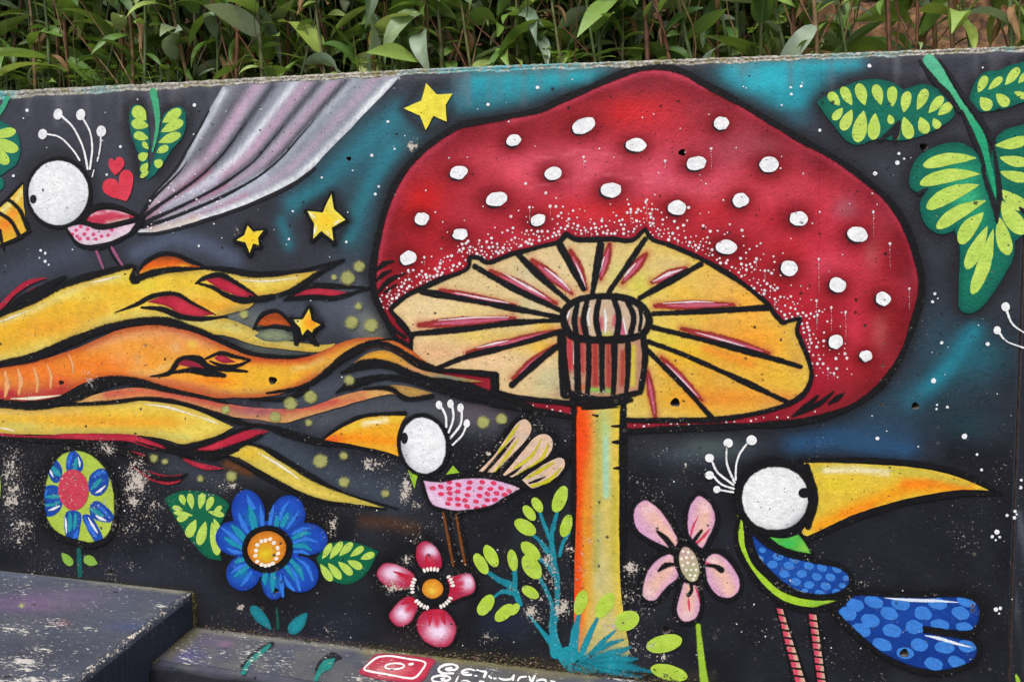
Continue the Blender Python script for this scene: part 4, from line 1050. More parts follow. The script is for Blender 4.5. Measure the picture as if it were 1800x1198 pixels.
fill(FLAME, 'flame_strand', 7.2, F2, (238, 158, 48), [('B', 300, 600, 60, 26, (228, 140, 76), .7), ('B', 130, 650, 90, 30, (232, 128, 40), .9), ('L', [(160, 610), (220, 590), (300, 580), (370, 605)], 10, (222, 160, 120), .7), ('B', 40, 660, 50, 20, (226, 110, 40), .7), ('L', [(-40, 694), (0, 696), (60, 697), (115, 684)], 17, (170, 30, 58), 1.0), ('B', 100, 668, 20, 14, (220, 80, 40), .6),
      ('B', 470, 660, 70, 28, (236, 186, 40), .9), ('B', 540, 645, 30, 18, (236, 180, 50), .7), ('B', 380, 668, 30, 8, (236, 120, 24), .85), ('L', [(440, 632), (500, 634), (545, 630)], 7, (226, 80, 30), .8), ('L', [(450, 622), (530, 624), (572, 612)], 5, (178, 44, 70), .8), ('L', [(540, 672), (575, 645), (610, 622), (650, 604), (690, 604)], 8, (196, 186, 96), .8),
      ('B', 546, 660, 12, 10, (232, 120, 36), .6), ('L', [(260, 664), (330, 676), (400, 694)], 7, (196, 96, 84), .7), ('L', [(230, 655), (270, 655), (300, 640)], 7, (222, 190, 120), .7), ('B', 450, 690, 60, 8, (206, 196, 90), .7), ('L', [(515, 648), (545, 642), (570, 630)], 4, (232, 216, 150), .7), ('N', 22, (206, 150, 60), .35, 7), ('E', 10, (164, 60, 40), .75), ('B', 180, 640, 60, 22, (236, 110, 30), .6), ('B', 60, 650, 60, 12, (238, 120, 40), .6), ('B', 400, 640, 40, 10, (236, 150, 40), .6), ('B', 210, 625, 20, 18, (230, 160, 110), .5), ('B', 245, 635, 14, 14, (232, 170, 110), .6), ('B', 310, 610, 10, 10, (226, 180, 140), .6), ('B', 338, 604, 8, 7, (232, 200, 80), .8)], sp=6)
each(FLAME, 'pale_stripe', 8.2, [line((4, 11, 4), (10, 652), (14, 675), (10, 696)), line((3, 9, 3), (33, 648), (38, 670), (34, 692)), line((3, 8, 3), (61, 646), (67, 668), (66, 688)), line((2, 7, 3), (84, 640), (91, 660), (90, 680)), line((2, 7, 2), (122, 622), (129, 640), (130, 658))], (228, 160, 104), soft=2.5)
each(FLAME, 'strand_highlight', 8.2, [line((1, 5, 1), (20, 700), (60, 699), (108, 694)), line((1, 4, 1), (160, 497), (190, 490), (216, 484)), line((1, 4, 1), (0, 566), (20, 558), (50, 546)), line((1, 5, 1), (255, 709), (300, 716), (350, 732)), line((1, 4, 1), (350, 731), (370, 738), (385, 744)), line((1, 5, 1), (453, 794), (490, 815), (528, 842)), line((1, 3, 1), (425, 492), (470, 494), (525, 488)), line((1, 3, 1), (0, 750), (12, 753), (28, 757))], (232, 222, 196))
fill(FLAME, 'flame_strand', 7.1, F2C, (204, 150, 90), [('L', [(190, 692), (250, 686), (320, 695), (400, 712), (480, 722), (560, 712), (640, 694)], 8, (190, 70, 66), .85), ('B', 450, 722, 50, 12, (150, 90, 104), .7), ('B', 250, 692, 40, 8, (222, 130, 70), .6), ('L', [(600, 700), (680, 688)], 5, (206, 160, 90), .7)], sp=5)
fill(FLAME, 'flame_strand', 7.3, F3, (230, 204, 90), [('L', [(0, 740), (100, 737), (200, 735), (300, 740)], 16, (230, 180, 50), .9), ('B', 130, 735, 60, 12, (232, 164, 50), .7), ('L', [(0, 722), (60, 724), (140, 722)], 6, (226, 180, 110), .7), ('L', [(100, 757), (250, 758), (330, 768)], 7, (190, 186, 100), .7), ('B', 30, 748, 50, 8, (190, 196, 120), .7), ('N', 20, (206, 166, 50), .4, 6), ('E', 7, (150, 120, 56), .45), ('B', 220, 742, 120, 8, (236, 150, 40), .6), ('B', 370, 745, 30, 14, (222, 206, 90), .6)], sp=6)
fill(FLAME, 'flame_strand', 7.4, F4, (224, 198, 88), [('L', [(430, 798), (500, 828), (580, 862), (660, 887)], 8, (200, 176, 66), .7), ('B', 440, 795, 20, 12, (226, 180, 50), .8), ('E', 5, (150, 136, 60), .5)], sp=5)
fill(FLAME, 'flame_strand', 7.8, HUMP, (206, 150, 66), [('B', 665, 622, 30, 10, (222, 156, 40), .9), ('B', 730, 652, 30, 10, (222, 150, 120), .8), ('B', 790, 664, 40, 10, (112, 130, 130), .9), ('E', 4, (120, 90, 60), .4)], sp=5)
fill(FLAME, 'flame_strand', 7.8, LENS, (188, 146, 74), [('E', 5, (120, 90, 60), .5)], sp=5)
TONGUE = [(246, 474, True), (262, 460), (287, 450), (312, 452), (332, 462), (358, 470, True), (300, 471), (272, 475), (246, 488, True)]
fill(FLAME, 'flame_tip', 8.4, TONGUE, (196, 84, 26), [('L', [(248, 482), (275, 472), (330, 468)], 5, (236, 170, 40), .9), ('L', [(262, 466), (310, 464)], 5, (226, 96, 24), .8), ('L', [(270, 452), (310, 450), (340, 462)], 5, (110, 52, 28), .8)], sp=4)
stroke(FLAME, 'flame_tip_outline', 10.4, [line((3, 7, 8, 7, 4), (244, 478), (258, 460), (287, 446), (318, 450), (365, 470))], K)
REDS = [[(362, 491, True), (387, 488), (412, 499), (451, 521, True), (425, 521), (398, 512), (375, 500)], [(260, 530, True), (285, 521), (312, 521), (338, 535), (378, 552, True), (350, 555), (318, 550), (292, 537)],
        [(517, 520, True), (542, 508), (575, 507), (613, 514, True), (587, 519), (550, 517)], [(312, 640, True), (327, 632), (347, 637), (366, 650, True), (342, 646)], [(377, 629, True), (392, 623), (416, 636, True), (392, 637)],
        [(-20, 562), (0, 534), (25, 510), (50, 492), (88, 487, True), (55, 500), (30, 517), (8, 540)], [(48, 514, True), (62, 505), (86, 508, True), (66, 510), (52, 518)],
        [(-40, 758), (0, 760), (62, 765), (125, 761), (225, 762), (250, 768), (287, 782), (298, 793, True), (262, 786), (225, 775), (175, 774), (100, 772), (0, 768), (-40, 766)], [(324, 793, True), (362, 780), (400, 762), (450, 754), (474, 757, True), (450, 767), (412, 780), (375, 792), (340, 796)],
        [(208, 792, True), (237, 792), (258, 800, True), (237, 804)], [(231, 817, True), (275, 830), (300, 835), (323, 832, True), (317, 845), (295, 851), (267, 843), (248, 831)], [(317, 800, True), (350, 812), (398, 822, True), (362, 825), (332, 813)]]
for i, p in enumerate(REDS):
    big = i in (0, 1, 2, 3, 4)
    rd = fill(FLAME, 'red_tongue', 8.8, p, CRIM if i not in (3, 4) else (140, 30, 60), [('N', 30, (206, 56, 74), .7, i), ('E', 3, (110, 24, 40), .5)], sp=5)
stroke(FLAME, 'red_tongue_outline', 8.5, [line((4, 11, 11, 10, 6), (345, 498), (362, 488), (390, 484), (418, 499), (455, 523)), line((4, 9, 12, 14, 10), (347, 497), (375, 505), (398, 518), (425, 527), (455, 525)), line((2, 7, 8, 9, 9, 8, 3), (203, 549), (240, 535), (265, 522), (290, 516), (315, 518), (340, 533), (380, 553)),
                                          line((4, 9, 10, 10, 4), (250, 540), (285, 543), (320, 556), (355, 560), (400, 556)), line((4, 9, 9, 4), (500, 527), (540, 504), (580, 502), (640, 505)), line((5, 8, 8, 4), (500, 526), (550, 521), (590, 523), (650, 505)),
                                          line((2, 9, 10, 12, 10, 4), (265, 661), (298, 655), (318, 632), (350, 631), (370, 645), (435, 652)), line((4, 9, 12, 8), (300, 655), (335, 650), (365, 654), (395, 659)), line((3, 8, 8, 4), (362, 630), (388, 620), (410, 625), (441, 632)), line((3, 7, 8, 3), (370, 634), (392, 642), (415, 643), (441, 633)),
                                          line((4, 12, 16, 12, 5), (-10, 556), (35, 528), (70, 512), (90, 500), (115, 486))], K)
BR = [(452, 571, True), (465, 556), (487, 550), (503, 560), (512, 573, True), (487, 569), (470, 572)]
fill(FLAME, 'flame_tip', 8.4, BR, (150, 66, 26), [('L', [(462, 566), (495, 566)], 5, (196, 84, 30), .8)], sp=4)
fill(FLAME, 'flame_strand', 8.1, [(448, 590, True), (470, 578), (500, 580), (520, 596, True), (490, 600), (465, 598)], (130, 140, 110), [('E', 5, (60, 66, 66), .6)], sp=5)
stroke(FLAME, 'flame_tip_outline', 9.9, [line((3, 8, 8, 6), (446, 578), (462, 553), (488, 546), (512, 566)), line((3, 6, 7), (450, 577), (485, 574), (516, 578)), line((9, 12, 8), (512, 560), (522, 585), (522, 603)), line((8, 10, 5), (540, 585), (552, 600), (560, 606))], K)
GLOW = [(632, 468, 7), (612, 488, 10), (588, 487, 4), (631, 538, 6), (653, 571, 12), (619, 566, 11), (512, 709, 10), (547, 697, 10), (485, 732, 8.5), (615, 667, 7.5), (564, 809, 10), (606, 846, 8.5), (678, 866, 6), (882, 735, 11), (850, 741, 11), (272, 804, 7), (291, 810, 5), (354, 840, 6), (408, 836, 8), (398, 719, 7), (544, 742, 5), (605, 800, 6), (430, 552, 6)]
for x, y, r_ in GLOW:
    stroke(FLAME, 'glow_dot', 10.6, [line(r_ * 2.1, (x - .4, y), (x + .4, y))], (150, 150, 92), ops=[('B', x, y, r_ * .8, r_ * .8, (176, 176, 104), .6)], soft=2.6)

# ---- bird with the fanned grey tail (top left)
HEAD_L = EL(104, 339, 55.5, 60)
BL = motif('painted_bird', 'painted round-headed bird with a fanned silver-grey tail and two red hearts above it', 7, [ring(HEAD_L, 7, False), line((5, 10, 9, 5), (145, 392), (165, 366), (200, 362), (245, 380)), line((6, 10, 9, 4), (150, 390), (175, 399), (210, 394), (250, 380)),
          line((5, 9, 9, 6), (118, 403), (140, 430), (180, 434), (232, 410)), line((6, 12, 8), (228, 412), (245, 395), (252, 380)), line((7, 7, 7), (-3, 373), (20, 388), (36, 417)), line((7, 8, 8), (15, 350), (35, 368), (50, 402)), line((4, 6, 6), (0, 432), (30, 420), (54, 405)), line((3, 6, 8), (8, 440), (4, 425), (0, 405)), line((5, 5), (40, 322), (0, 362))])
fill(BL, 'beak', 5, [(41, 324, True), (20, 347), (0, 366), (-25, 385), (-25, 440), (6, 426), (30, 416), (52, 403, True), (46, 385), (42, 352)], (222, 176, 52), [('B', 10, 395, 14, 12, (232, 110, 34), .8), ('B', 24, 375, 8, 8, (232, 120, 40), .7), ('L', [(5, 372), (20, 355)], 5, (226, 226, 170), .8), ('L', [(30, 352), (38, 335)], 4, (226, 222, 160), .8), ('B', 20, 412, 20, 8, (220, 160, 40), .7)], sp=5)
fill(BL, 'body', 5, [(119, 402), (142, 395), (165, 400), (200, 400), (243, 391, True), (230, 406), (200, 422), (162, 430), (137, 425)], (214, 176, 200), [('L', [(150, 426), (200, 420), (235, 402)], 5, (206, 214, 206), .8), ('N', 14, (226, 200, 214), .5, 2)], sp=5)
for x, y in ((128, 412), (135, 404), (143, 398), (136, 415), (149, 411), (155, 403), (165, 412), (155, 419), (141, 420), (179, 415), (191, 413), (197, 404), (169, 420)):
    fill(BL, 'feather_dot', 5.6, EL(x, y, 3.6, 3.4, 0, 10), (206, 80, 120), sp=6, smooth=False)
fill(BL, 'wing', 5.5, [(150, 385, True), (170, 372), (195, 369), (225, 375), (239, 382, True), (212, 388), (187, 393), (162, 391)], (182, 50, 76), [('L', [(160, 377), (195, 370), (225, 375)], 3, (226, 190, 200), .9), ('L', [(190, 392), (225, 386)], 4, (206, 196, 176), .8), ('L', [(170, 380), (215, 380)], 4, (196, 60, 84), .8)], sp=4)
HL = fill(BL, 'head', 6, HEAD_L, (222, 222, 226), [('B', 95, 325, 40, 40, (234, 234, 236), .9), ('G', 110, 360, 140, 395, (186, 190, 196), .8), ('L', [(54, 320), (55, 365), (80, 392)], 5, (190, 194, 202), .6)], sp=6, smooth=False)
fill(HL, 'eye', 7.5, EL(59.5, 350, 6, 8), (32, 30, 34), sp=5, smooth=False)
each(BL, 'antenna', 6, [line(3, (84, 236), (107, 242), (130, 265), (141, 282)), line(3.4, (110, 205), (130, 225), (147, 260), (155, 297)), line(3.2, (147, 209), (159, 232), (163, 260), (159, 297)), line((3, 2.4), (178, 240), (177, 260), (172, 283)), line((2, 2), (166, 299), (163, 311))], WHT)
for x, y, a, b in ((76, 236, 8, 9), (103, 201, 8, 10), (143, 202, 8, 10), (179, 231, 8.5, 10)):
    fill(BL, 'antenna_ball', 6.5, EL(x, y, a, b, 10, 16), WHT, [('N', 8, (206, 206, 212), .6, x)], sp=5, smooth=False)
each(BL, 'leg', 6, [line((4, 5, 3), (170, 440), (176, 455), (184, 476)), line((5, 6, 4), (197, 434), (206, 450), (219, 471))], (150, 84, 118))
stroke(BL, 'leg_shadow', 5.2, [line((4, 5, 2), (192, 436), (200, 452), (212, 470))], K)
fill(BL, 'heart', 6, [(203, 283, True), (196, 278), (191, 285), (194, 297), (203, 309, True), (215, 298), (220, 286), (214, 277), (206, 277)], (200, 50, 68), [('N', 12, (214, 66, 84), .6, 2)], sp=5)
fill(BL, 'heart', 6, [(209, 323, True), (203, 315), (192, 314), (183, 320), (181, 332), (190, 343), (207, 349), (223, 354, True), (230, 342), (234, 325), (235, 310), (229, 301), (220, 299), (212, 306)], (206, 52, 70), [('N', 14, (216, 68, 86), .6, 2)], sp=5)
Lc = spline([(247, 378), (262, 352), (285, 325), (310, 297), (330, 262), (350, 228), (372, 187), (392, 152)], False, 8)
Rc = spline([(243, 408), (275, 407), (325, 395), (400, 371), (450, 352), (512, 322), (545, 300), (575, 268), (612, 231), (640, 201), (675, 166), (706, 132)], False, 8)
def fan(s, t0=0.0, t1=1.0, n=14):
    t = np.linspace(t0, t1, n)
    a = np.stack([np.interp(t, np.linspace(0, 1, len(Lc)), Lc[:, k]) for k in (0, 1)], 1)
    b = np.stack([np.interp(t, np.linspace(0, 1, len(Rc)), Rc[:, k]) for k in (0, 1)], 1)
    return a * (1 - s) + b * s
top_pts = [(x, float(rim_y(np.array([x]))[0]) + 1) for x in range(660, 400, -20)]
FAN = [tuple(Lc[i]) for i in range(0, len(Lc) - 1, 3)][:0]
fan_poly = [tuple(p) for p in Rc] + [(x, y) for x, y in top_pts] + [tuple(p) for p in Lc[::-1]]
fo = []
for s, w, c, a in ((.03, 5, (214, 218, 228), 1), (.075, 6, (120, 120, 130), .8), (.13, 10, (78, 78, 88), .9), (.2, 11, (196, 160, 184), .85), (.29, 7, (56, 56, 66), 1), (.36, 8, (130, 134, 146), .8), (.41, 6, (224, 228, 236), 1), (.48, 9, (196, 156, 182), .85), (.555, 7, (54, 54, 64), 1), (.60, 6, (170, 176, 188), .7), (.64, 9, (190, 154, 178), .85), (.70, 6, (44, 44, 52), 1),
                   (.745, 6, (190, 196, 206), .85), (.80, 12, (140, 146, 160), .8), (.87, 9, (186, 158, 178), .8), (.92, 8, (140, 146, 160), .7), (.975, 6, (234, 236, 240), 1)):
    fo.append(('L', fan(s), w, c, a))
fo += [('L', fan(.30, 0, .45), 6, (170, 60, 96), .6), ('L', fan(.60, .1, .4), 4, (160, 50, 90), .5), ('L', fan(.85, .05, .4), 4, (176, 60, 100), .5), ('L', fan(.45, .15, .4), 10, (186, 194, 210), .7), ('L', fan(.75, .1, .5), 12, (186, 192, 206), .8), ('L', fan(.95, .05, .2), 8, (206, 190, 170), .7), ('L', fan(.15, .1, .45), 7, (206, 190, 206), .7), ('N', 30, (120, 122, 134), .25, 5)]
TL = fill(BL, 'tail', 3, [p for p in fan_poly], (150, 154, 166), fo, sp=6, smooth=False)
stroke(TL, 'tail_line', 4, [line((7, 6, 5, 3, 1), *[tuple(p) for p in fan(s, .02, e, 9)]) for s, e in ((.06, .45), (.29, .75), (.555, .75), (.72, .8))] + [line((3, 6, 3), *[tuple(p) for p in fan(.0, 0, .8, 9)]), line((3, 6, 5), *[tuple(p + np.array([0, 4])) for p in fan(1, 0, .6, 9)])], (34, 33, 38))
L = []
for k in range(34):
    t, s = rng.uniform(.02, .35) ** 1.0, rng.random()
    p = fan(s, t, t + .01, 2)[0]
    L.append((p[0], p[1], rng.uniform(.9, 2.2)))
dots(TL, 'tail_fleck', 4.6, L, (226, 214, 226), 'stuff')

# ---- bird with the orange beak (middle)
BM_B = [(569, 773, True), (600, 752), (637, 735), (675, 729), (713, 730, True), (705, 745), (698, 770), (701, 801, True), (675, 792), (637, 784), (600, 777)]
HEAD_M = EL(745, 781.5, 43, 53, -10)
BODY_M = [(741, 840, True), (775, 843), (800, 838), (825, 836), (862, 838), (900, 847), (922, 857, True), (900, 869), (887, 876), (862, 890), (825, 897), (795, 898), (762, 889), (750, 872)]
BM = motif('painted_bird', 'painted round-headed bird with an orange beak and a pink dotted body under the toadstool', 8, [ring(HEAD_M, 8, False), line((3, 7, 7, 8), (562, 775), (600, 747), (640, 730), (712, 725)), line((3, 6, 6, 7), (562, 775), (600, 781), (640, 788), (700, 806)), ring(BODY_M, 7), line((6, 12, 9, 4), (815, 830), (860, 834), (905, 845), (940, 862))])
fill(BM, 'beak', 5, BM_B, (230, 166, 40), [('L', [(580, 773), (620, 768), (690, 775)], 10, (236, 140, 24), .9), ('B', 585, 772, 18, 7, (226, 84, 30), .9), ('L', [(610, 752), (660, 737), (705, 735)], 7, (226, 190, 60), .9), ('L', [(640, 744), (680, 738)], 4, (238, 230, 200), .95), ('B', 670, 785, 30, 6, (226, 170, 50), .6)], sp=5)
HM = fill(BM, 'head', 6, HEAD_M, (222, 222, 226), [('B', 750, 775, 34, 36, (236, 236, 238), .9), ('G', 720, 780, 702, 785, (150, 152, 158), .8), ('G', 745, 810, 735, 835, (190, 192, 200), .6)], sp=6, smooth=False)
fill(HM, 'eye', 7.5, EL(711.5, 769, 6, 10), (30, 28, 32), sp=5, smooth=False)
each(BM, 'antenna', 6, [line(4, (777, 716), (784, 731), (785, 749)), line(4, (796, 716), (797, 736), (789, 759)), line(4, (812, 722), (810, 745), (792, 769)), line((3.5, 3), (819, 750), (812, 765), (796, 781))], WHT)
for x, y in ((772, 711), (792, 709), (810, 716), (821, 743)):
    fill(BM, 'antenna_ball', 6.5, EL(x, y, 5.8, 7.5, 0, 14), WHT, sp=5, smooth=False)
fill(BM, 'neck_tuft', 6.4, [(716, 820, True), (735, 832, True), (729, 858, True)], (146, 186, 50), sp=5)
fill(BM, 'neck_tuft', 6.4, [(797, 817, True), (808, 830, True), (784, 833, True)], (150, 190, 50), sp=5)
BMb = fill(BM, 'body', 6, BODY_M, (216, 172, 206), [('L', [(752, 868), (790, 890)], 5, (226, 206, 222), .8), ('B', 905, 858, 14, 8, (216, 190, 196), .7)], sp=6)
for x, y in ((790, 846), (806, 851), (826, 847), (848, 846), (868, 848), (775, 854), (790, 857), (805, 863), (824, 857), (845, 857), (862, 858), (881, 857), (776, 867), (791, 866), (843, 870), (822, 869), (857, 867), (873, 866), (887, 868), (791, 876), (805, 876), (818, 878), (837, 880), (857, 878), (870, 877), (806, 886), (821, 889), (838, 892), (852, 889), (761, 857), (788, 884), (895, 862)):
    fill(BMb, 'feather_dot', 6.8, EL(x, y, 5.6, 3.9, rng.uniform(-15, 30), 10), (212, 58, 96), sp=6, smooth=False)
FE = [[(840, 829, True), (868, 800), (893, 765), (910, 742), (924, 736), (934, 748), (930, 765), (910, 790), (885, 815), (862, 833, True), (850, 831)], [(882, 837, True), (900, 815), (922, 788), (940, 768), (958, 762), (971, 772), (970, 790), (955, 808), (930, 822), (900, 838, True)],
      [(918, 842, True), (940, 825), (970, 808), (986, 803), (993, 811), (988, 828), (970, 843), (945, 855), (934, 858, True)]]
for f in FE:
    fill(BM, 'tail_feather', 6, f, (222, 186, 156), [('N', 14, (186, 170, 166), .5, 3)], sp=5)
each(BM, 'feather_stripe', 6.7, [line((3, 7, 3), (913, 744), (900, 762), (888, 780)), line((4, 6, 2), (886, 783), (880, 790), (876, 797)), line((2, 5, 2), (912, 770), (895, 795), (870, 828)), line((2, 6, 4), (952, 770), (935, 800), (905, 822)), line((4, 7, 3), (964, 780), (950, 808), (910, 833)), line((4, 7, 3), (973, 812), (950, 826), (925, 840)), line((3, 7, 5), (986, 822), (965, 843), (935, 853))], (196, 186, 40))
stroke(BM, 'feather_line', 7.2, [line((2, 6, 6, 7), (905, 768), (885, 792), (865, 815), (848, 834)), line((1, 5, 5), (918, 818), (905, 828), (888, 838)), line((1, 5, 3), (960, 836), (945, 843), (930, 848)), line((4, 8, 8, 7), (938, 765), (915, 790), (890, 815), (872, 836)), line((4, 8, 8, 6), (968, 800), (945, 818), (920, 832), (905, 842)), line((3, 6, 7, 7, 5), (835, 826), (870, 785), (895, 750), (915, 732), (935, 735)), line((3, 6, 6, 4), (945, 758), (965, 756), (978, 770), (974, 792)), line((3, 6, 6, 4), (972, 800), (990, 797), (1000, 812), (975, 846))], K)
each(BM, 'leg', 6, [line((4, 5, 4), (779, 898), (789, 950), (797, 993)), line((4, 5, 4), (801, 898), (810, 950), (818, 991))], (112, 62, 24))
stroke(BM, 'leg_outline', 5, [line((10, 12, 9), (785, 898), (794, 950), (802, 993)), line((9, 11, 9), (807, 898), (815, 950), (823, 991))], K)

# ---- blue bird with the long beak (lower right)
BR_ = motif('painted_bird', 'painted round-headed blue bird with a very long yellow beak and striped legs', 8,
            [ring(HEAD_R, 13, False), line((10, 9, 9, 8, 10, 3), (1405, 808), (1525, 808), (1600, 813), (1662, 823), (1705, 839), (1762, 867)), line((3, 10, 10, 9, 8, 7), (1762, 867), (1700, 866), (1625, 876), (1560, 891), (1480, 921), (1425, 945)), line((12, 15, 12), (1418, 818), (1431, 872), (1420, 924)), ring(BODY_R, 10), ring(TAIL_R, 10),
             line((6, 8, 9, 9, 8, 10), (1300, 905), (1294, 950), (1312, 993), (1345, 1038), (1410, 1071), (1478, 1058)), line((6, 8, 8, 8, 8), (1310, 920), (1317, 960), (1340, 1000), (1385, 1038), (1470, 1050)), line((5, 9, 9), (1345, 942), (1380, 965), (1428, 976)), line((6, 7, 5), (1405, 936), (1420, 955), (1430, 976)), line((6, 14, 16), (1499, 1022), (1494, 1038), (1482, 1052))])
fill(BR_, 'beak', 5, BEAK_R, (218, 184, 60), [('L', [(1440, 925), (1500, 895), (1600, 855), (1700, 855)], 14, (232, 150, 26), .95), ('L', [(1590, 850), (1650, 845), (1700, 855)], 9, (234, 120, 24), .85), ('L', [(1480, 905), (1530, 888)], 7, (234, 120, 24), .6), ('L', [(1430, 825), (1530, 822), (1620, 832), (1700, 850)], 7, (190, 180, 70), .85), ('B', 1470, 850, 40, 14, (220, 196, 50), .7), ('L', [(1450, 826), (1500, 824), (1560, 830)], 5, (236, 226, 206), .85), ('L', [(1440, 900), (1440, 850)], 8, (206, 180, 60), .6)], sp=6)
HR = fill(BR_, 'head', 6, HEAD_R, (220, 220, 222), [('B', 1350, 862, 46, 44, (236, 236, 237), .95), ('G', 1400, 890, 1422, 905, (140, 140, 144), .7), ('L', [(1330, 928), (1370, 936), (1410, 915)], 7, (150, 150, 156), .7)], sp=6, smooth=False)
fill(HR, 'eye', 9.2, EL(1413, 865, 10, 9), (24, 22, 26), sp=5, smooth=False)
stroke(HR, 'paint_run', 9.0, [line((4, 2), (1394, 812), (1395, 824)), line((3, 2), (1420, 870), (1421, 880))], K, kind='stuff')
fill(BR_, 'neck', 6, [(1352, 942, True), (1380, 945), (1406, 938, True), (1415, 953), (1427, 972, True), (1400, 969), (1375, 960)], (84, 176, 70), [('B', 1385, 955, 14, 8, (50, 190, 90), .7), ('B', 1415, 962, 12, 10, (150, 200, 70), .7)], sp=5)
fill(BR_, 'belly', 6, [(1296, 904, True), (1304, 912), (1307, 935), (1311, 965), (1325, 994), (1350, 1018), (1375, 1037), (1400, 1048), (1437, 1054), (1473, 1052, True), (1472, 1058), (1450, 1065), (1412, 1064), (1375, 1053), (1350, 1034), (1330, 1011), (1310, 981), (1298, 948)], (160, 200, 50), [('B', 1440, 1060, 20, 6, (120, 180, 70), .6)], sp=5)
BB = fill(BR_, 'body', 6, BODY_R, (20, 64, 146), [('B', 1400, 1000, 60, 30, (30, 84, 172), .6), ('L', [(1470, 1040), (1490, 1015)], 7, (26, 60, 140), .6)], sp=6)
T8 = lambda L_: [(1350 + a / 3.993, 898 + b / 3.993) for a, b in L_]
for x, y in T8([(70, 315), (185, 335), (285, 378), (378, 392), (483, 400), (30, 370), (145, 380), (113, 435), (235, 435), (340, 455), (437, 460), (193, 490), (287, 512), (403, 522), (520, 517), (365, 575), (483, 567), (255, 553), (-40, 270), (-55, 330), (545, 465)]):
    r_ = 9.3 if x > 1340 and x < 1480 else 6.5
    if 1395 < x < 1420 and y > 1030:
        r_ = 6
    fill(BB, 'feather_spot', 6.9, EL(x, y, r_, r_ * .74, rng.uniform(0, 25), 14), (58, 122, 204), sp=7, smooth=False)
stroke(BB, 'body_highlight', 7.4, [line((2, 6, 5, 1), (1333, 975), (1350, 1003), (1380, 1029), (1430, 1045))], (206, 222, 240))
TB = fill(BR_, 'tail', 6, TAIL_R, (16, 54, 134), [('B', 1600, 1080, 100, 40, (26, 74, 164), .6), ('E', 6, (18, 46, 110), .5)], sp=6)
for x, y in T8([(610, 655), (740, 632), (930, 643), (1190, 643), (1390, 625), (557, 715), (715, 762), (850, 712), (1085, 712), (1350, 710), (650, 830), (868, 833), (1025, 808), (1203, 795), (1380, 815), (800, 930), (960, 990), (1060, 933), (1235, 950), (1395, 940), (1160, 1065), (1323, 1055)]):
    p = nrg.normal(0, .5, (14, 2))
    fill(TB, 'feather_spot', 6.9, [tuple(q) for q in EL(x, y, rng.uniform(15, 17.5), rng.uniform(10, 12), rng.uniform(5, 25), 14) + p], (58, 122, 204), sp=7)
each(TB, 'tail_highlight', 7.6, [line((1, 6, 5, 1), (1554, 1049), (1600, 1053), (1640, 1054), (1684, 1057)), line((1, 5, 5, 1), (1625, 1115), (1650, 1120), (1680, 1129), (1708, 1136))], (216, 226, 240))
for (x0, y0, x1, y1, w0, w1, n) in ((1370, 1066, 1408, 1200, 10, 18, 10), (1428, 1076, 1445, 1204, 13, 14, 10)):
    for i in range(n):
        t0, t1 = i / n + .008, (i + .80) / n
        qs = []
        for t, sg in ((t0, -1), (t0, 1), (t1, 1), (t1, -1)):
            w = w0 + (w1 - w0) * t
            qs.append((x0 + (x1 - x0) * t + sg * w / 2, y0 + (y1 - y0) * t + (2 if sg > 0 else 0), True))
        cx = sum(q[0] for q in qs) / 4
        fill(BR_, 'leg_band', 6, qs, (206, 70, 94), [('G', cx - 1, 0, cx + 4, 0, (206, 180, 150), .9)], sp=4, wob=.4)
stroke(BR_, 'leg_outline', 5, [line((16, 20, 26), (1369, 1062), (1388, 1130), (1408, 1205)), line((18, 21, 22), (1427, 1070), (1436, 1130), (1445, 1205))], K)
each(BR_, 'antenna', 6, [line(3.6, (1277, 786), (1278, 815), (1291, 847)), line(3.2, (1312, 780), (1300, 797), (1294, 817), (1293, 842)), line(3.6, (1252, 811), (1262, 830), (1289, 851)), line(3.4, (1254, 836), (1268, 850), (1290, 858)), line(3.4, (1266, 860), (1277, 862), (1289, 864))], WHT)
for x, y, r_ in ((1280, 778, 8.3), (1321, 773, 9), (1247, 804, 8), (1247, 834, 7.6), (1260, 859, 6.5)):
    fill(BR_, 'antenna_ball', 6.5, EL(x, y, r_, r_ * .96, 0, 16), WHT, sp=5, smooth=False)

# ---- feelers of a further bird at the right end
AN = stroke(WALL, 'painted_antenna', 6, [line((4, 3, 2.4), (1769, 546), (1780, 570), (1806, 588)), line((4, 3, 3), (1757, 586), (1770, 600), (1806, 613))], WHT, label='pair of white painted antennae with round tips under the largest leaf')
for x, y, r_ in ((1767, 539, 7.4), (1752, 580, 6.6)):
    fill(AN, 'antenna_ball', 6.5, EL(x, y, r_, r_ * 1.1, 0, 14), WHT, sp=5, smooth=False)

# ---- large leaves (upper right)
LV = stroke(WALL, 'painted_leaf_spray', 7, [line((26, 20, 11, 8, 13, 17, 12, 5), (1633, 107), (1652, 133), (1672, 158), (1690, 186), (1710, 218), (1724, 248), (1737, 290), (1750, 345))], (70, 172, 124),
            label='painted spray of three big green leaves with lime ribs hanging from the wall top', ops=[('G', 0, 180, 0, 250, (30, 150, 106), .9), ('G', 0, 200, 0, 90, (96, 182, 150), .7)])
for P_, nm in ((LEAF_A, 'leaf'), (LEAF_B, 'leaf'), (LEAF_C, 'leaf')):
    fill(LV, nm, 5, P_, (16, 100, 82), [('N', 40, (20, 118, 92), .5, 4), ('E', 7, (12, 74, 70), .6), ('B', 1690, 310, 30, 24, (50, 170, 120), .8), ('B', 1700, 350, 26, 20, (70, 190, 130), .8), ('B', 1720, 385, 16, 20, (40, 160, 110), .7)], sp=6)
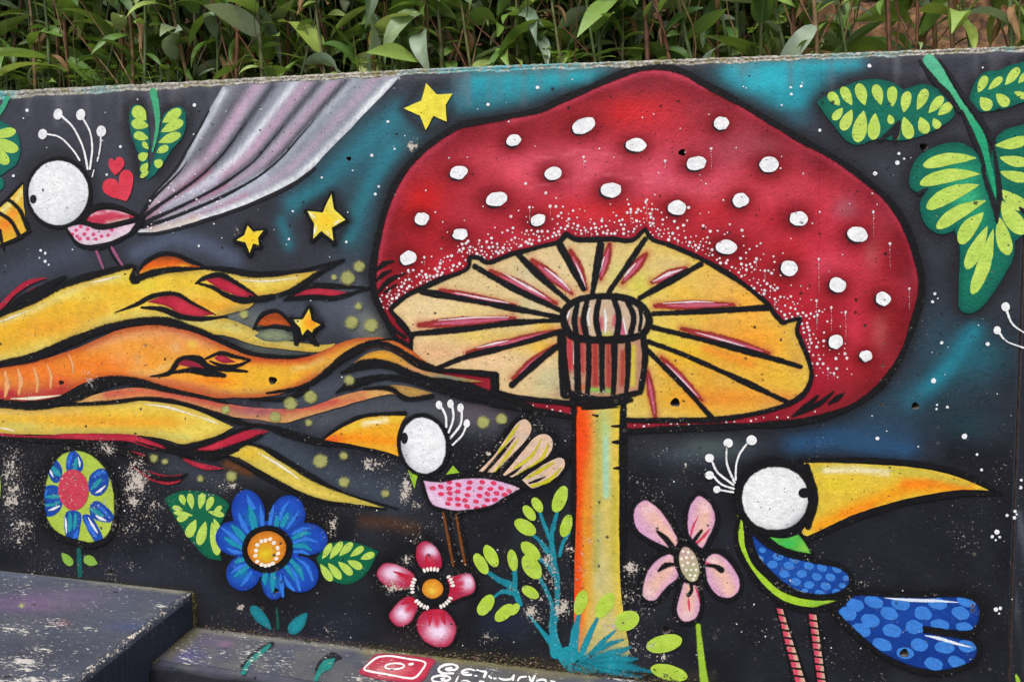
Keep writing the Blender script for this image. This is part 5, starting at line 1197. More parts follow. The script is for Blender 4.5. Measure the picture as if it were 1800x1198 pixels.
RIBS = [(1476, 186, 1457, 163, 17), (1497, 186, 1480, 153, 17), (1520, 186, 1508, 147, 20), (1548, 185, 1538, 149, 18), (1568, 188, 1568, 152, 18), (1588, 198, 1595, 161, 18), (1612, 194, 1628, 157, 18), (1632, 199, 1657, 170, 17), (1648, 203, 1673, 182, 16),
        (1481, 190, 1464, 211, 14), (1497, 193, 1480, 229, 20), (1518, 195, 1506, 250, 25), (1538, 199, 1534, 246, 22), (1562, 202, 1568, 218, 12), (1580, 218, 1575, 246, 9), (1588, 206, 1600, 244, 21), (1617, 206, 1628, 235, 20), (1640, 208, 1650, 226, 15),
        (1719, 163, 1733, 134, 16), (1737, 158, 1761, 136, 13), (1766, 150, 1791, 120, 16), (1789, 147, 1806, 128, 12), (1723, 171, 1740, 193, 22), (1750, 165, 1772, 186, 20), (1782, 162, 1805, 172, 12)]
for a in RIBS:
    fill(LV, 'leaf_rib', 6, DR(*a), LIME, [('N', 14, (196, 216, 104), .6, 3)], sp=6, smooth=False)
RIBC = [(1716, 278, 1622, 291, 22, 5), (1722, 306, 1616, 323, 24, 6), (1721, 325, 1628, 366, 27, 6), (1733, 352, 1645, 401, 24, 5), (1729, 373, 1686, 428, 27, 4), (1735, 398, 1698, 473, 24, 0), (1745, 402, 1708, 517, 24, -4), (1748, 256, 1806, 244, 20, 3), (1756, 277, 1806, 286, 19, 2), (1757, 302, 1808, 314, 20, 2), (1757, 333, 1808, 366, 24, 4), (1758, 352, 1800, 411, 30, 2), (1756, 382, 1772, 448, 26, 2)]
for a in RIBC:
    fill(LV, 'leaf_rib', 6, DR(*a), LIME, [('N', 14, (196, 216, 104), .6, 3)], sp=6, smooth=False)
stroke(LV, 'leaf_line', 7.6, [line((5, 12, 5), (1546, 247), (1572, 226), (1580, 214)), line((5, 14, 6), (1572, 250), (1574, 235), (1580, 218)), line((4, 9, 8, 6), (1616, 106), (1640, 140), (1664, 168), (1685, 196)), line((4, 8, 9, 9, 9), (1650, 106), (1668, 130), (1690, 165), (1720, 205), (1745, 250)), line((4, 8, 8, 6), (1690, 195), (1705, 230), (1722, 270), (1730, 300)),
                              line((6, 9, 10, 10, 3), (1726, 295), (1733, 320), (1745, 355), (1750, 375), (1752, 392)), line((4, 8, 10, 5), (1745, 255), (1752, 300), (1756, 345), (1752, 385)), line((4, 8, 3), (1612, 341), (1620, 337), (1630, 331)), line((4, 9, 3), (1792, 365), (1800, 372), (1812, 378))], (34, 33, 38))

# ---- small two-lobed leaf (upper left) and the leaf cut by the frame
LS = stroke(WALL, 'painted_leaf', 7, [line((15, 11, 9, 7, 3), (270, float(rim_y(np.array([270.]))[0]) + 2), (275, 185), (278, 212), (275, 240), (269, 266))], (66, 160, 116), label='painted split leaf with a green stalk between the antennae and the grey tail')
fill(LS, 'leaf_lobe', 5, [(240, 183), (252, 190), (259, 208), (263, 230), (264, 255), (260, 275), (263, 292), (252, 312), (246, 300), (247, 280), (240, 262), (232, 240), (228, 215), (230, 192)], (18, 104, 92), [('E', 4, (12, 74, 70), .5)], sp=6)
fill(LS, 'leaf_lobe', 5, [(283, 225), (287, 205), (300, 192), (315, 187), (325, 195), (328, 215), (322, 240), (310, 255), (302, 264), (293, 280), (280, 297), (270, 310), (258, 316), (262, 300), (272, 275), (278, 250)], (18, 104, 92), [('E', 4, (12, 74, 70), .5)], sp=6)
for a in ((258, 212, 236, 189, 23), (262, 222, 232, 216, 18), (262, 244, 236, 236, 15), (262, 262, 252, 250, 9), (261, 270, 245, 280, 16), (260, 286, 250, 303, 13), (286, 216, 319, 193, 19), (284, 232, 323, 213, 18), (279, 251, 318, 236, 17), (276, 268, 297, 258, 13), (272, 283, 286, 291, 16), (262, 300, 248, 312, 9)):
    fill(LS, 'leaf_rib', 6, DR(*a), LIME, sp=6, smooth=False)
LE = fill(WALL, 'painted_leaf', 5, [(-20, 212), (10, 217), (30, 232), (37, 255), (34, 280), (20, 297), (-20, 310)], (18, 104, 92), [('E', 4, (12, 74, 70), .5)], sp=6, label='painted leaf with lime ribs left of the fan-tailed bird, cut off by the wall section edge')
for a in ((-18, 240, 29, 230, 17), (-18, 246, 33, 264, 21), (-16, 256, 16, 288, 20)):
    fill(LE, 'leaf_rib', 6, DR(*a), LIME, sp=6, smooth=False)
stroke(LE, 'leaf_stalk', 6, [line((7, 8, 7), (14, 172), (6, 188), (-4, 205))], (60, 156, 120))
fill(LE, 'leaf_lobe', 5, [(-12, 310), (4, 312), (8, 325), (2, 335), (-12, 340)], (18, 104, 92), sp=6)

# ---- egg-shaped flower (lower left)
EGGM = motif('painted_flower', 'painted lime egg shape holding a blue flower with a red middle', 8, [ring(EGG, 10)])
fill(EGGM, 'egg_ground', 4, EGG, (164, 188, 66), [('N', 20, (180, 200, 80), .6, 2)], sp=7)
for P_ in ([(127, 791), (118, 805), (118, 826), (130, 832), (145, 826), (147, 812), (138, 796)], [(88, 808), (84, 822), (90, 842), (100, 848), (110, 838), (108, 818), (98, 806)], [(74, 860), (70, 880), (78, 904), (95, 905), (110, 888), (106, 858), (90, 851)], [(158, 838), (168, 826), (182, 822), (192, 835), (190, 855), (178, 870), (162, 868), (156, 855)],
           [(160, 885), (172, 879), (192, 893), (202, 908), (195, 916), (178, 916), (160, 905)], [(118, 898), (114, 920), (118, 942), (135, 950), (142, 925), (142, 900)], [(145, 905), (152, 925), (168, 952), (182, 950), (176, 930), (160, 905)]):
    pt = fill(EGGM, 'petal', 5, P_, (26, 66, 150), [('N', 10, (30, 84, 176), .5, 3)], sp=5)
fill(EGGM, 'flower_middle', 7, EL(130, 860, 27, 36, -4), (190, 56, 76), [('N', 14, (206, 70, 90), .6, 3)], sp=6, smooth=False)
each(EGGM, 'petal_teal', 6, [line((4, 9, 8), (135, 805), (134, 816), (131, 828)), line((5, 13, 6), (93, 820), (99, 828), (106, 834)), line((4, 8, 6), (82, 872), (95, 872), (105, 872)), line((4, 6, 5), (82, 887), (95, 886), (104, 882)), line((4, 9, 5), (162, 858), (170, 850), (178, 842)), line((5, 10, 4), (160, 893), (172, 900), (182, 906)), line((5, 8, 4), (124, 902), (124, 918), (123, 932)), line((4, 7, 3), (134, 902), (133, 918), (131, 928))], (34, 142, 156))
each(EGGM, 'petal_blue', 6.4, [line((3, 8, 3), (128, 797), (123, 808), (122, 820)), line((3, 7, 2), (85, 860), (80, 868), (78, 876)), line((3, 7, 3), (166, 836), (175, 830), (186, 829)), line((2, 7, 3), (170, 886), (182, 895), (192, 907)), line((2, 8, 4), (138, 930), (134, 940), (130, 946)), line((2, 8, 4), (150, 908), (158, 925), (170, 942))], (44, 106, 204))
each(EGGM, 'petal_highlight', 6.8, [line((1, 4, 1), (138, 802), (141, 812), (141, 820)), line((1, 4, 1), (87, 820), (91, 830), (95, 838)), line((1, 5, 2), (86, 896), (95, 893), (106, 888)), line((1, 5, 1), (168, 866), (178, 860), (187, 852)), line((2, 6, 2), (170, 905), (178, 910), (187, 914)), line((1, 4, 1), (116, 908), (117, 920), (118, 936)), line((1, 4, 2), (156, 908), (164, 922), (172, 935))], (226, 228, 236))
stroke(EGGM, 'stalk', 3, [line((6, 8, 8), (139, 965), (140, 985), (141, 1010))], (22, 88, 84))
for a in ((109, 971, 127, 992, 15), (172, 990, 148, 980, 18)):
    fill(EGGM, 'small_leaf', 3, DR(*a), (130, 172, 66), sp=5, smooth=False)
fill(WALL, 'painted_flower', 4, EL(-24, 855, 26, 58), (160, 186, 66), sp=8, smooth=False, label='lime painted egg shape mostly beyond the casting joint, left of the egg-shaped flower')

# ---- blue flower
BF = motif('painted_flower', 'large blue painted flower with an orange middle and two lime-ribbed leaves', 8.6, [ring(EL(471, 964, 41, 37, -12), 9, False)])
ctr = np.array([471, 964])
PET = [(437, 899, 29, 40, -12), (506, 905, 31, 36, 14), (541, 946, 36, 28, 8), (528, 1008, 33, 32, 30), (481, 1022, 21, 31, -4), (428, 1006, 30, 31, 15), (412, 945, 33, 30, 20)]
for i, (x, y, a, b, r_) in enumerate(PET):
    d = np.array([x, y]) - ctr
    d = d / np.linalg.norm(d)
    fill(BF, 'petal', 5 + i * .12, EL(x, y, a, b, r_, 26), (26, 66, 168), [('N', 16, (34, 84, 190), .6, i), ('E', 5, (18, 44, 120), .6), ('L', [tuple(ctr + d * 40), tuple(ctr + d * 62)], 13, (24, 122, 160), .7)], sp=6, smooth=False)
U6 = lambda L_: [(360 + a / 4.992, 840 + b / 4.992) for a, b in L_]
fill(BF, 'flower_base', 5.9, EL(471, 964, 56, 50, 0), (24, 62, 160), [('N', 16, (30, 78, 180), .6, 2)], sp=7, smooth=False)
lt = [[(378, 150), (400, 210), (440, 260)], [(300, 300), (340, 400), (395, 485)], [(490, 235), (505, 330), (510, 430)], [(610, 230), (590, 310), (572, 410)], [(740, 205), (690, 270), (665, 360)], [(825, 290), (780, 360), (725, 435)], [(935, 435), (850, 445), (775, 485)], [(990, 555), (890, 530), (785, 560)], [(920, 670), (860, 640), (785, 640)], [(800, 690), (900, 770), (950, 890)], [(740, 760), (800, 850), (835, 975)],
      [(700, 850), (740, 930), (785, 975)], [(670, 840), (675, 930), (690, 1030)], [(320, 940), (370, 880), (410, 820)], [(235, 830), (300, 780), (365, 750)], [(200, 610), (260, 640), (325, 650)], [(150, 430), (250, 510), (330, 580)]]
each(BF, 'petal_stripe', 7, [line((2, 8, 5), *U6(p)) for p in lt], (52, 118, 214))
tq = [[(390, 210), (420, 330), (450, 470)], [(240, 410), (300, 470), (370, 560)], [(640, 330), (635, 380), (630, 420)], [(735, 300), (710, 350), (685, 410)], [(930, 480), (860, 480), (785, 520)], [(940, 630), (870, 590), (790, 590)], [(870, 890), (830, 800), (760, 720)], [(790, 890), (770, 830), (715, 770)], [(600, 990), (600, 900), (605, 820)], [(530, 930), (530, 880), (540, 830)], [(260, 860), (320, 810), (380, 770)], [(270, 740), (300, 720), (340, 710)], [(180, 520), (250, 560), (330, 600)]]
each(BF, 'petal_stripe', 6.4, [line((3, 11, 9), *U6(p)) for p in tq], (30, 138, 168))
fill(BF, 'flower_ring', 7.7, EL(471, 964, 44, 39, -12), K, sp=7, smooth=False)
fill(BF, 'flower_middle', 9.2, EL(470, 963, 34, 31, -12), (214, 126, 34), [('B', 468, 972, 18, 18, (214, 190, 40), .95), ('E', 5, (170, 96, 34), .5)], sp=5, smooth=False)
for a, b in ((503, 547), (537, 540), (580, 530), (613, 560), (645, 608), (648, 653), (632, 700), (603, 742), (570, 757), (538, 762), (503, 752), (464, 727), (449, 674), (454, 629), (466, 581)):
    (x, y), = U6([(a, b)])
    fill(BF, 'pollen_dot', 9.8, EL(x, y, 3.4, 4, rng.uniform(0, 90), 9), (236, 224, 214), sp=6, smooth=False)
LB1 = [(289, 875, True), (310, 865), (335, 861), (375, 867), (402, 884), (396, 905), (385, 930), (384, 958), (390, 984, True), (365, 979), (343, 958), (322, 930), (303, 900)]
LB2 = [(556, 980, True), (570, 962), (585, 953), (612, 950), (640, 957), (666, 968, True), (648, 1002), (628, 1020), (610, 1026), (587, 1021), (568, 1005)]
for P_ in (LB1, LB2):
    l = fill(BF, 'leaf', 4, P_, (14, 96, 66), [('E', 4, (10, 70, 56), .5)], sp=6)
    stroke(l, 'leaf_outline', 3, [ring(P_, 13)], K) if False else None
for a in ((325, 887, 318, 868, 11), (338, 894, 334, 866, 12), (352, 894, 357, 866, 13), (364, 897, 374, 872, 12), (374, 904, 390, 888, 9), (322, 895, 304, 890, 9), (332, 908, 312, 912, 12), (345, 912, 330, 943, 17), (362, 915, 350, 957, 17), (373, 916, 383, 975, 17), (366, 898, 395, 905, 10), (340, 905, 306, 900, 9), (376, 910, 386, 930, 9)):
    fill(BF, 'leaf_rib', 5, DR(*a), LIME, sp=6, smooth=False)
for a in ((567, 981, 583, 954, 12), (580, 981, 602, 951, 13), (597, 976, 620, 953, 14), (616, 977, 640, 960, 12), (634, 981, 659, 972, 13), (563, 990, 584, 1020, 14), (577, 988, 600, 1016, 14), (595, 986, 620, 1009, 14), (611, 984, 637, 997, 14)):
    fill(BF, 'leaf_rib', 5, DR(*a), LIME, sp=6, smooth=False)
stroke(BF, 'stalk', 3, [line((4, 6, 5), (487, 1068), (488, 1085), (489, 1104))], (20, 74, 66))
fill(BF, 'small_leaf', 3, DR(478, 1106, 441, 1064, 20), (28, 128, 142), [('E', 4, (20, 84, 96), .5)], sp=5, smooth=False)
fill(BF, 'small_leaf', 3, DR(541, 1076, 509, 1112, 24), (30, 134, 146), [('E', 4, (20, 84, 96), .5)], sp=5, smooth=False)

# ---- red and white flower
RP = [[(729, 970), (734, 953), (750, 947), (768, 958), (778, 977), (777, 998), (760, 1004), (740, 999), (731, 986)], [(662, 1000), (675, 986), (696, 987), (720, 998), (732, 1010), (727, 1028), (702, 1038), (677, 1029), (662, 1014)], [(785, 1016), (800, 1008), (825, 1004), (837, 1020), (835, 1040), (812, 1051), (788, 1056)],
      [(724, 1044), (738, 1058), (733, 1078), (722, 1095), (702, 1102), (686, 1091), (682, 1077), (695, 1058), (710, 1046)], [(742, 1072), (760, 1066), (783, 1068), (800, 1088), (805, 1108), (792, 1133), (768, 1137), (745, 1126), (732, 1106), (732, 1087)]]
RF = motif('painted_flower', 'crimson and white five-petalled painted flower with an orange middle', 8, [ring(p, 5) for p in RP])
wh = [(757, 968, 13, 12), (692, 1006, 22, 14), (822, 1022, 14, 14), (708, 1077, 15, 15), (770, 1108, 22, 18)]
for p, (x, y, a, b) in zip(RP, wh):
    tx, ty = 762 + (x - 762) * .35, 1034 + (y - 1034) * .35
    fill(RF, 'petal', 5, p, (170, 34, 66), [('B', x, y, a, b, (226, 206, 230), 1.0), ('B', x, y, a * .8, b * .8, (230, 214, 234), .8), ('L', [(tx, ty), (x * .75 + tx * .25, y * .75 + ty * .25)], 5, (190, 34, 60), .9), ('E', 4, (160, 28, 62), .8)], sp=4)
each(RF, 'petal_streak', 6, [line((5, 5, 2), (752, 996), (750, 980), (752, 972)), line((5, 5, 2), (722, 1014), (706, 1008), (692, 1003)), line((4, 4, 2), (790, 1020), (802, 1015), (812, 1012)), line((4, 4, 2), (792, 1038), (804, 1034), (814, 1034)), line((5, 6, 2), (728, 1052), (716, 1056), (706, 1060)), line((6, 6, 2), (756, 1074), (756, 1088), (755, 1098)), line((6, 6, 2), (778, 1074), (780, 1088), (783, 1096))], (186, 30, 56))
fill(RF, 'flower_ring', 6.8, EL(761, 1033, 30, 28), K, sp=8, smooth=False)
fill(RF, 'flower_middle', 8.6, EL(761, 1033, 18.5, 17), (220, 142, 40), [('B', 760, 1036, 8, 8, (226, 196, 74), .95), ('E', 3, (176, 100, 36), .5)], sp=5, smooth=False)
for k in range(38):
    a = k / 38 * 2 * math.pi
    if 0.35 < (a % (2 * math.pi / 5)) / (2 * math.pi / 5) < 1.0:
        fill(RF, 'pollen_dot', 8.9, EL(761 + 36 * math.cos(a), 1033 + 34.5 * math.sin(a), 4.2, 2.6, math.degrees(a), 9), (236, 226, 220), sp=6, smooth=False)

# ---- teal bush with lime leaves
TQ = (28, 132, 150)
BU = stroke(WALL, 'painted_bush', 7.6, [line((20, 14, 9, 8), (978, 1145), (972, 1105), (970, 1060), (950, 1015)), line((10, 10, 9, 8), (976, 1090), (980, 1060), (977, 998), (960, 962)), line((8, 8, 6), (962, 968), (950, 950), (938, 940)), line((9, 10, 8), (976, 1000), (970, 950), (972, 922)), line((8, 9, 5), (966, 945), (955, 915), (948, 895)), line((8, 8, 5), (973, 930), (976, 912), (982, 892)),
                                      line((6, 7, 5), (984, 975), (990, 952), (1001, 936)), line((6, 8, 8), (948, 980), (962, 990), (974, 1010)), line((6, 10, 13, 10), (852, 1000), (878, 1018), (900, 1030), (915, 1060)), line((5, 8, 9), (868, 1048), (884, 1038), (905, 1042)), line((8, 7), (905, 1000), (906, 1030)), line((3, 8, 16, 26), (925, 1073), (955, 1110), (980, 1140), (1005, 1165)),
                                      line((7, 12, 16), (1018, 1078), (1011, 1110), (1006, 1150)), line((5, 9, 12), (1051, 1084), (1036, 1115), (1020, 1155)), line((4, 7, 10), (1082, 1106), (1055, 1130), (1028, 1160)), line((30, 34, 24), (1000, 1150), (1010, 1165), (1030, 1172))], TQ, label='teal painted bush with lime leaves at the foot of the toadstool stem', ops=[('N', 20, (24, 116, 134), .6, 3), ('G', 0, 1050, 0, 1160, (30, 148, 164), .7)])
each(BU, 'grass_blade', 8.7, [line((14, 20, 15, 3), (1018, 1168), (1045, 1158), (1078, 1147), (1110, 1135)), line((16, 22, 16, 4), (1018, 1170), (1050, 1165), (1090, 1158), (1120, 1156)), line((18, 20, 14, 3), (1015, 1172), (1050, 1172), (1100, 1170), (1150, 1180)), line((8, 10, 3), (1020, 1160), (1060, 1135), (1096, 1122)), line((8, 9, 3), (1016, 1165), (1080, 1180), (1128, 1188))], (30, 140, 156), soft=3.0, ops=[('G', 1070, 0, 1150, 0, (26, 78, 100), .7), ('N', 16, (22, 112, 130), .5, 3)])
for a in ((941, 936, 906, 914, 24), (990, 942, 1001, 904, 20), (948, 980, 918, 953, 23), (905, 1001, 898, 965, 18), (948, 1014, 922, 976, 29), (946, 1048, 919, 1030, 19), (912, 1060, 897, 1078, 15), (1015, 1078, 1027, 1036, 22), (1050, 1083, 1077, 1042, 26), (1082, 1098, 1122, 1080, 34), (1198, 1122, 1137, 1136, 31), (1207, 1188, 1145, 1172, 27),
          (856, 1006, 836, 972, 20), (873, 994, 854, 957, 21), (843, 1078, 866, 1045, 24), (872, 1088, 902, 1062, 22), (976, 898, 993, 854, 24), (952, 898, 938, 874, 17), (940, 912, 921, 888, 17)):
    fill(BU, 'leaf', 9.4, EL((a[0] + a[2]) / 2, (a[1] + a[3]) / 2, math.hypot(a[2] - a[0], a[3] - a[1]) / 2 * 1.04, a[4] * .5, math.degrees(math.atan2(a[3] - a[1], a[2] - a[0]))), (166, 196, 62), [('N', 10, (180, 208, 84), .7, 3)], sp=6, smooth=False)

# ---- pink flower beside the stem
PP = [[(1135, 874), (1160, 890), (1180, 915), (1196, 948), (1185, 970, True), (1150, 955), (1120, 935), (1110, 912), (1114, 888)], [(1228, 866), (1250, 880), (1261, 905), (1259, 925), (1249, 945), (1236, 966), (1222, 957), (1207, 938), (1205, 908), (1212, 882)], [(1184, 967), (1157, 975), (1137, 995), (1127, 1023), (1125, 1046), (1138, 1058), (1156, 1055), (1174, 1034), (1196, 1013), (1190, 988)],
      [(1236, 981), (1250, 968), (1270, 970), (1290, 990), (1303, 1018), (1300, 1040), (1282, 1053), (1260, 1048), (1243, 1028), (1237, 1005)], [(1200, 1018), (1188, 1053), (1186, 1075), (1197, 1092), (1211, 1094), (1227, 1085), (1234, 1060), (1228, 1028), (1215, 1018)]]
PF = motif('painted_flower', 'pale pink and peach painted flower with a dotted seed middle on a lime stalk', 8, [ring(p, 9) for p in PP] + [line((4, 9, 9, 6), (1155, 932), (1170, 945), (1184, 965), (1190, 985)), line((6, 8, 5), (1233, 931), (1224, 943), (1216, 954)), line((3, 9, 4), (1157, 1002), (1170, 992), (1186, 990)), line((4, 7, 10), (1242, 992), (1256, 993), (1268, 1000)), line((6, 7, 9), (1213, 1020), (1216, 1035), (1210, 1044)), line((9, 14, 10), (1202, 935), (1203, 952), (1200, 970))])
pc = [[(1140, 895), (1185, 955)], [(1240, 890), (1232, 945)], [(1140, 1040), (1180, 990)], [(1255, 985), (1285, 1040)], [(1208, 1080), (1214, 1030)]]
for p, c in zip(PP, pc):
    fill(PF, 'petal', 5, p, (210, 160, 190), [('L', c, 14, (232, 184, 158), .85), ('E', 6, (206, 150, 200), .7), ('L', [c[0], c[0]], 8, (226, 196, 214), .7)], sp=5)
each(PF, 'petal_vein', 6, [line((1, 5, 2), (1160, 890), (1178, 915), (1190, 940)), line((1, 5, 2), (1228, 905), (1218, 925), (1213, 945)), line((1, 6, 3), (1248, 928), (1238, 940), (1222, 956)), line((1, 4, 2), (1253, 968), (1270, 970), (1280, 978)), line((2, 5, 2), (1212, 1072), (1211, 1060), (1210, 1050)), line((2, 5, 2), (1222, 1030), (1228, 1045), (1231, 1062)), line((2, 5, 2), (1236, 984), (1245, 990), (1252, 992))], (206, 66, 96))
fill(PF, 'seed_middle', 8.8, EL(1211, 990, 17, 32, -16), (186, 170, 140), [('B', 1204, 970, 14, 14, (196, 150, 160), .7), ('B', 1215, 1005, 12, 14, (150, 160, 110), .7)], sp=5, smooth=False)
stroke(PF, 'seed_outline', 9.4, [ring(EL(1211, 990, 20, 35, -16), 7, False)], K)
for x, y in ((1201, 968), (1210, 969), (1198, 980), (1207, 978), (1217, 978), (1200, 992), (1209, 988), (1219, 990), (1206, 1000), (1215, 1000), (1224, 1000), (1213, 1009), (1222, 1010), (1219, 1016)):
    fill(PF, 'seed_dot', 9.6, EL(x, y, 2.7, 2.7, 0, 8), (236, 230, 216), sp=6, smooth=False)
stroke(PF, 'stalk', 5, [line((8, 10, 12), (1227, 1098), (1232, 1150), (1240, 1215))], (150, 186, 56))

# ---- loose white dots over the painted sky
L = [(48, 194, 3.2), (342, 185, 3.2), (212, 258, 2.6), (24, 309, 2.6), (188, 307, 2.2), (72, 440, 2.4), (80, 445, 2.6), (80, 459, 2.8), (86, 465, 2), (70, 453, 1.6), (350, 432, 2.2), (858, 184, 3.2), (682, 214, 2.8), (654, 273, 2.8), (694, 262, 2), (566, 312, 2.2), (666, 328, 2.2), (660, 341, 2.8), (515, 371, 2), (508, 420, 2.2), (609, 425, 2.4),
     (1528, 116, 3.6), (1390, 154, 2.2), (1408, 152, 2.6), (1391, 166, 2.6), (1374, 185, 1.8), (1441, 229, 3), (1580, 270, 2.8), (1577, 286, 4), (1589, 279, 2), (1727, 119, 1.8), (1538, 305, 3.8), (1643, 516, 2.8), (1639, 530, 2.8), (1648, 524, 1.6), (1655, 602, 3.2), (1736, 604, 3.8), (1641, 669, 4.6), (1542, 770, 3.6), (1695, 766, 4.8),
     (1646, 718, 2.2), (1665, 715, 2.6), (1647, 711, 2), (1717, 798, 2.4), (1725, 825, 2.6), (1752, 934, 4.4), (1744, 942, 3), (1757, 943, 2.4), (1750, 948, 2), (1750, 1070, 4), (1758, 1068, 3.2), (1756, 1077, 1.8), (945, 154, 3), (1770, 905, 3)]
for k in range(240):
    x, y = rng.uniform(0, 1780), rng.uniform(130, 1150)
    L.append((x, y, rng.uniform(.6, 1.5)))
free = [spline(p, True, 10) for p in (CAP, F1, F2, F3, EGG, LEAF_A, LEAF_B, LEAF_C, BEAK_R, TAIL_R, BODY_R, STEM)] + [HEAD_R, HEAD_L, HEAD_M]
L = [d for d in L if not any(inside(np.array([d[0]]), np.array([d[1]]), f)[0] for f in free)]
dots(WALL, 'star_speckle', 3, L, (226, 228, 232), 'stuff')

# ---- second wall section: grey strokes and a leaf tip
stroke(WALL2, 'painted_stroke', 2, [line((3, 8, 5), (1786, 1185), (1789, 1194), (1792, 1210))], (150, 190, 60))
dots(WALL2, 'star_speckle', 2, [(1795, 843, 2.6), (1794, 856, 3.2), (1784, 898, 3), (1783, 909, 3.4), (1787, 903, 2)], (226, 228, 232), 'stuff')

# ---- writing and sign painted on the ledge
def Q(a, b):
    return (620 + a / 6.0, 1120 + b / 6.0)
lay = 4
SG = fill(LEDGE, 'camera_sign', lay, [Q(250, 178), Q(400, 172), Q(600, 190), Q(860, 232), Q(820, 330), Q(720, 470), Q(500, 475), Q(250, 440), Q(70, 375), Q(150, 270)], (182, 44, 70),
          [('B', *Q(380, 340), 36, 14, (196, 150, 140), .8), ('B', *Q(300, 380), 20, 8, (190, 120, 120), .6), ('E', 4, (120, 50, 70), .7), ('N', 10, (150, 40, 60), .5, 3)], sp=4, mat=STEP, place=lv, wearf=lambda X, Y: ledge_wear(X, Y) * .75, label='red panel with a white camera outline painted on the ledge')
def qline(w, *p):
    return line(w, *[Q(*q) for q in p])
stroke(SG, 'camera_outline', lay + 2, [{'closed': True, 'pts': [Q(*q) + (3.6,) for q in ((270, 212), (400, 200), (560, 225), (720, 250), (768, 275), (750, 320), (690, 400), (640, 432), (560, 430), (400, 400), (200, 365), (125, 345), (130, 320), (200, 255))]},
                                      {'closed': True, 'pts': [Q(*q) + (3.2,) for q in ((340, 310), (380, 285), (450, 275), (520, 285), (545, 305), (510, 328), (430, 340), (365, 332))]}, qline(5, (600, 289), (630, 282))], (232, 230, 230), mat=STEPS, place=lv, wearf=lambda X, Y: X * 0 + .12)
stroke(LEDGE, 'handwriting', lay, [qline((4, 5, 5, 5, 4), (1060, 378), (940, 378), (905, 335), (960, 295), (1060, 285), (1110, 315), (1070, 345), (1040, 335)), qline((5, 5), (985, 335), (1040, 325)), qline(4, (985, 340), (1020, 352), (1060, 340)), qline((3, 4, 4), (1285, 350), (1230, 335), (1165, 350), (1150, 375), (1190, 395), (1250, 395)), qline(3.4, (1160, 370), (1215, 370)),
                                   qline(3.4, (1290, 405), (1306, 405)), qline(3, (1310, 345), (1325, 347)), qline((3, 5, 4), (1340, 355), (1405, 365), (1400, 385), (1385, 418)), qline(4, (1440, 412), (1460, 428)), qline(3, (1490, 432), (1510, 434)), qline((3, 4, 4, 3), (1545, 432), (1600, 448), (1670, 440), (1700, 400)), qline((3, 4), (1700, 405), (1690, 450)),
                                   qline((3, 4, 3), (1740, 455), (1770, 420), (1830, 415)), qline((3, 4), (1860, 410), (1880, 460)), qline((3, 5), (1920, 405), (1890, 470)), qline((3, 4, 4, 3), (1940, 460), (1990, 445), (2030, 450), (2040, 470)), qline(3, (2090, 460), (2130, 470)),
                                   qline((3, 4, 4, 4, 3), (960, 478), (850, 465), (840, 430), (900, 405), (1000, 410), (1030, 435), (990, 460), (950, 450), (930, 440), (970, 428)), qline((2, 4, 3), (1118, 410), (1100, 440), (1085, 475)), qline(3, (1140, 470), (1190, 455), (1240, 475)), qline(3, (1340, 465), (1380, 470))],
       (232, 232, 232), mat=STEPS, place=lv, wearf=lambda X, Y: X * 0 + .12, label='white handwritten account names painted on the ledge')
each(LEDGE, 'painted_stalk', lay, [line((8, 6, 9, 5), (428, 1182), (437, 1165), (455, 1150), (474, 1134)), line((7, 9, 20, 3), (555, 1194), (562, 1180), (575, 1168), (588, 1158))], (36, 120, 112), mat=STEPS, place=lv, wearf=ledge_wear)
each(LEDGE, 'painted_shade', lay - 2, [line((6, 10, 8), (426, 1170), (450, 1148), (478, 1132)), line((6, 14, 20, 6), (556, 1182), (565, 1168), (585, 1155), (598, 1156))], (36, 37, 44), mat=STEPS, place=lv, wearf=ledge_wear)

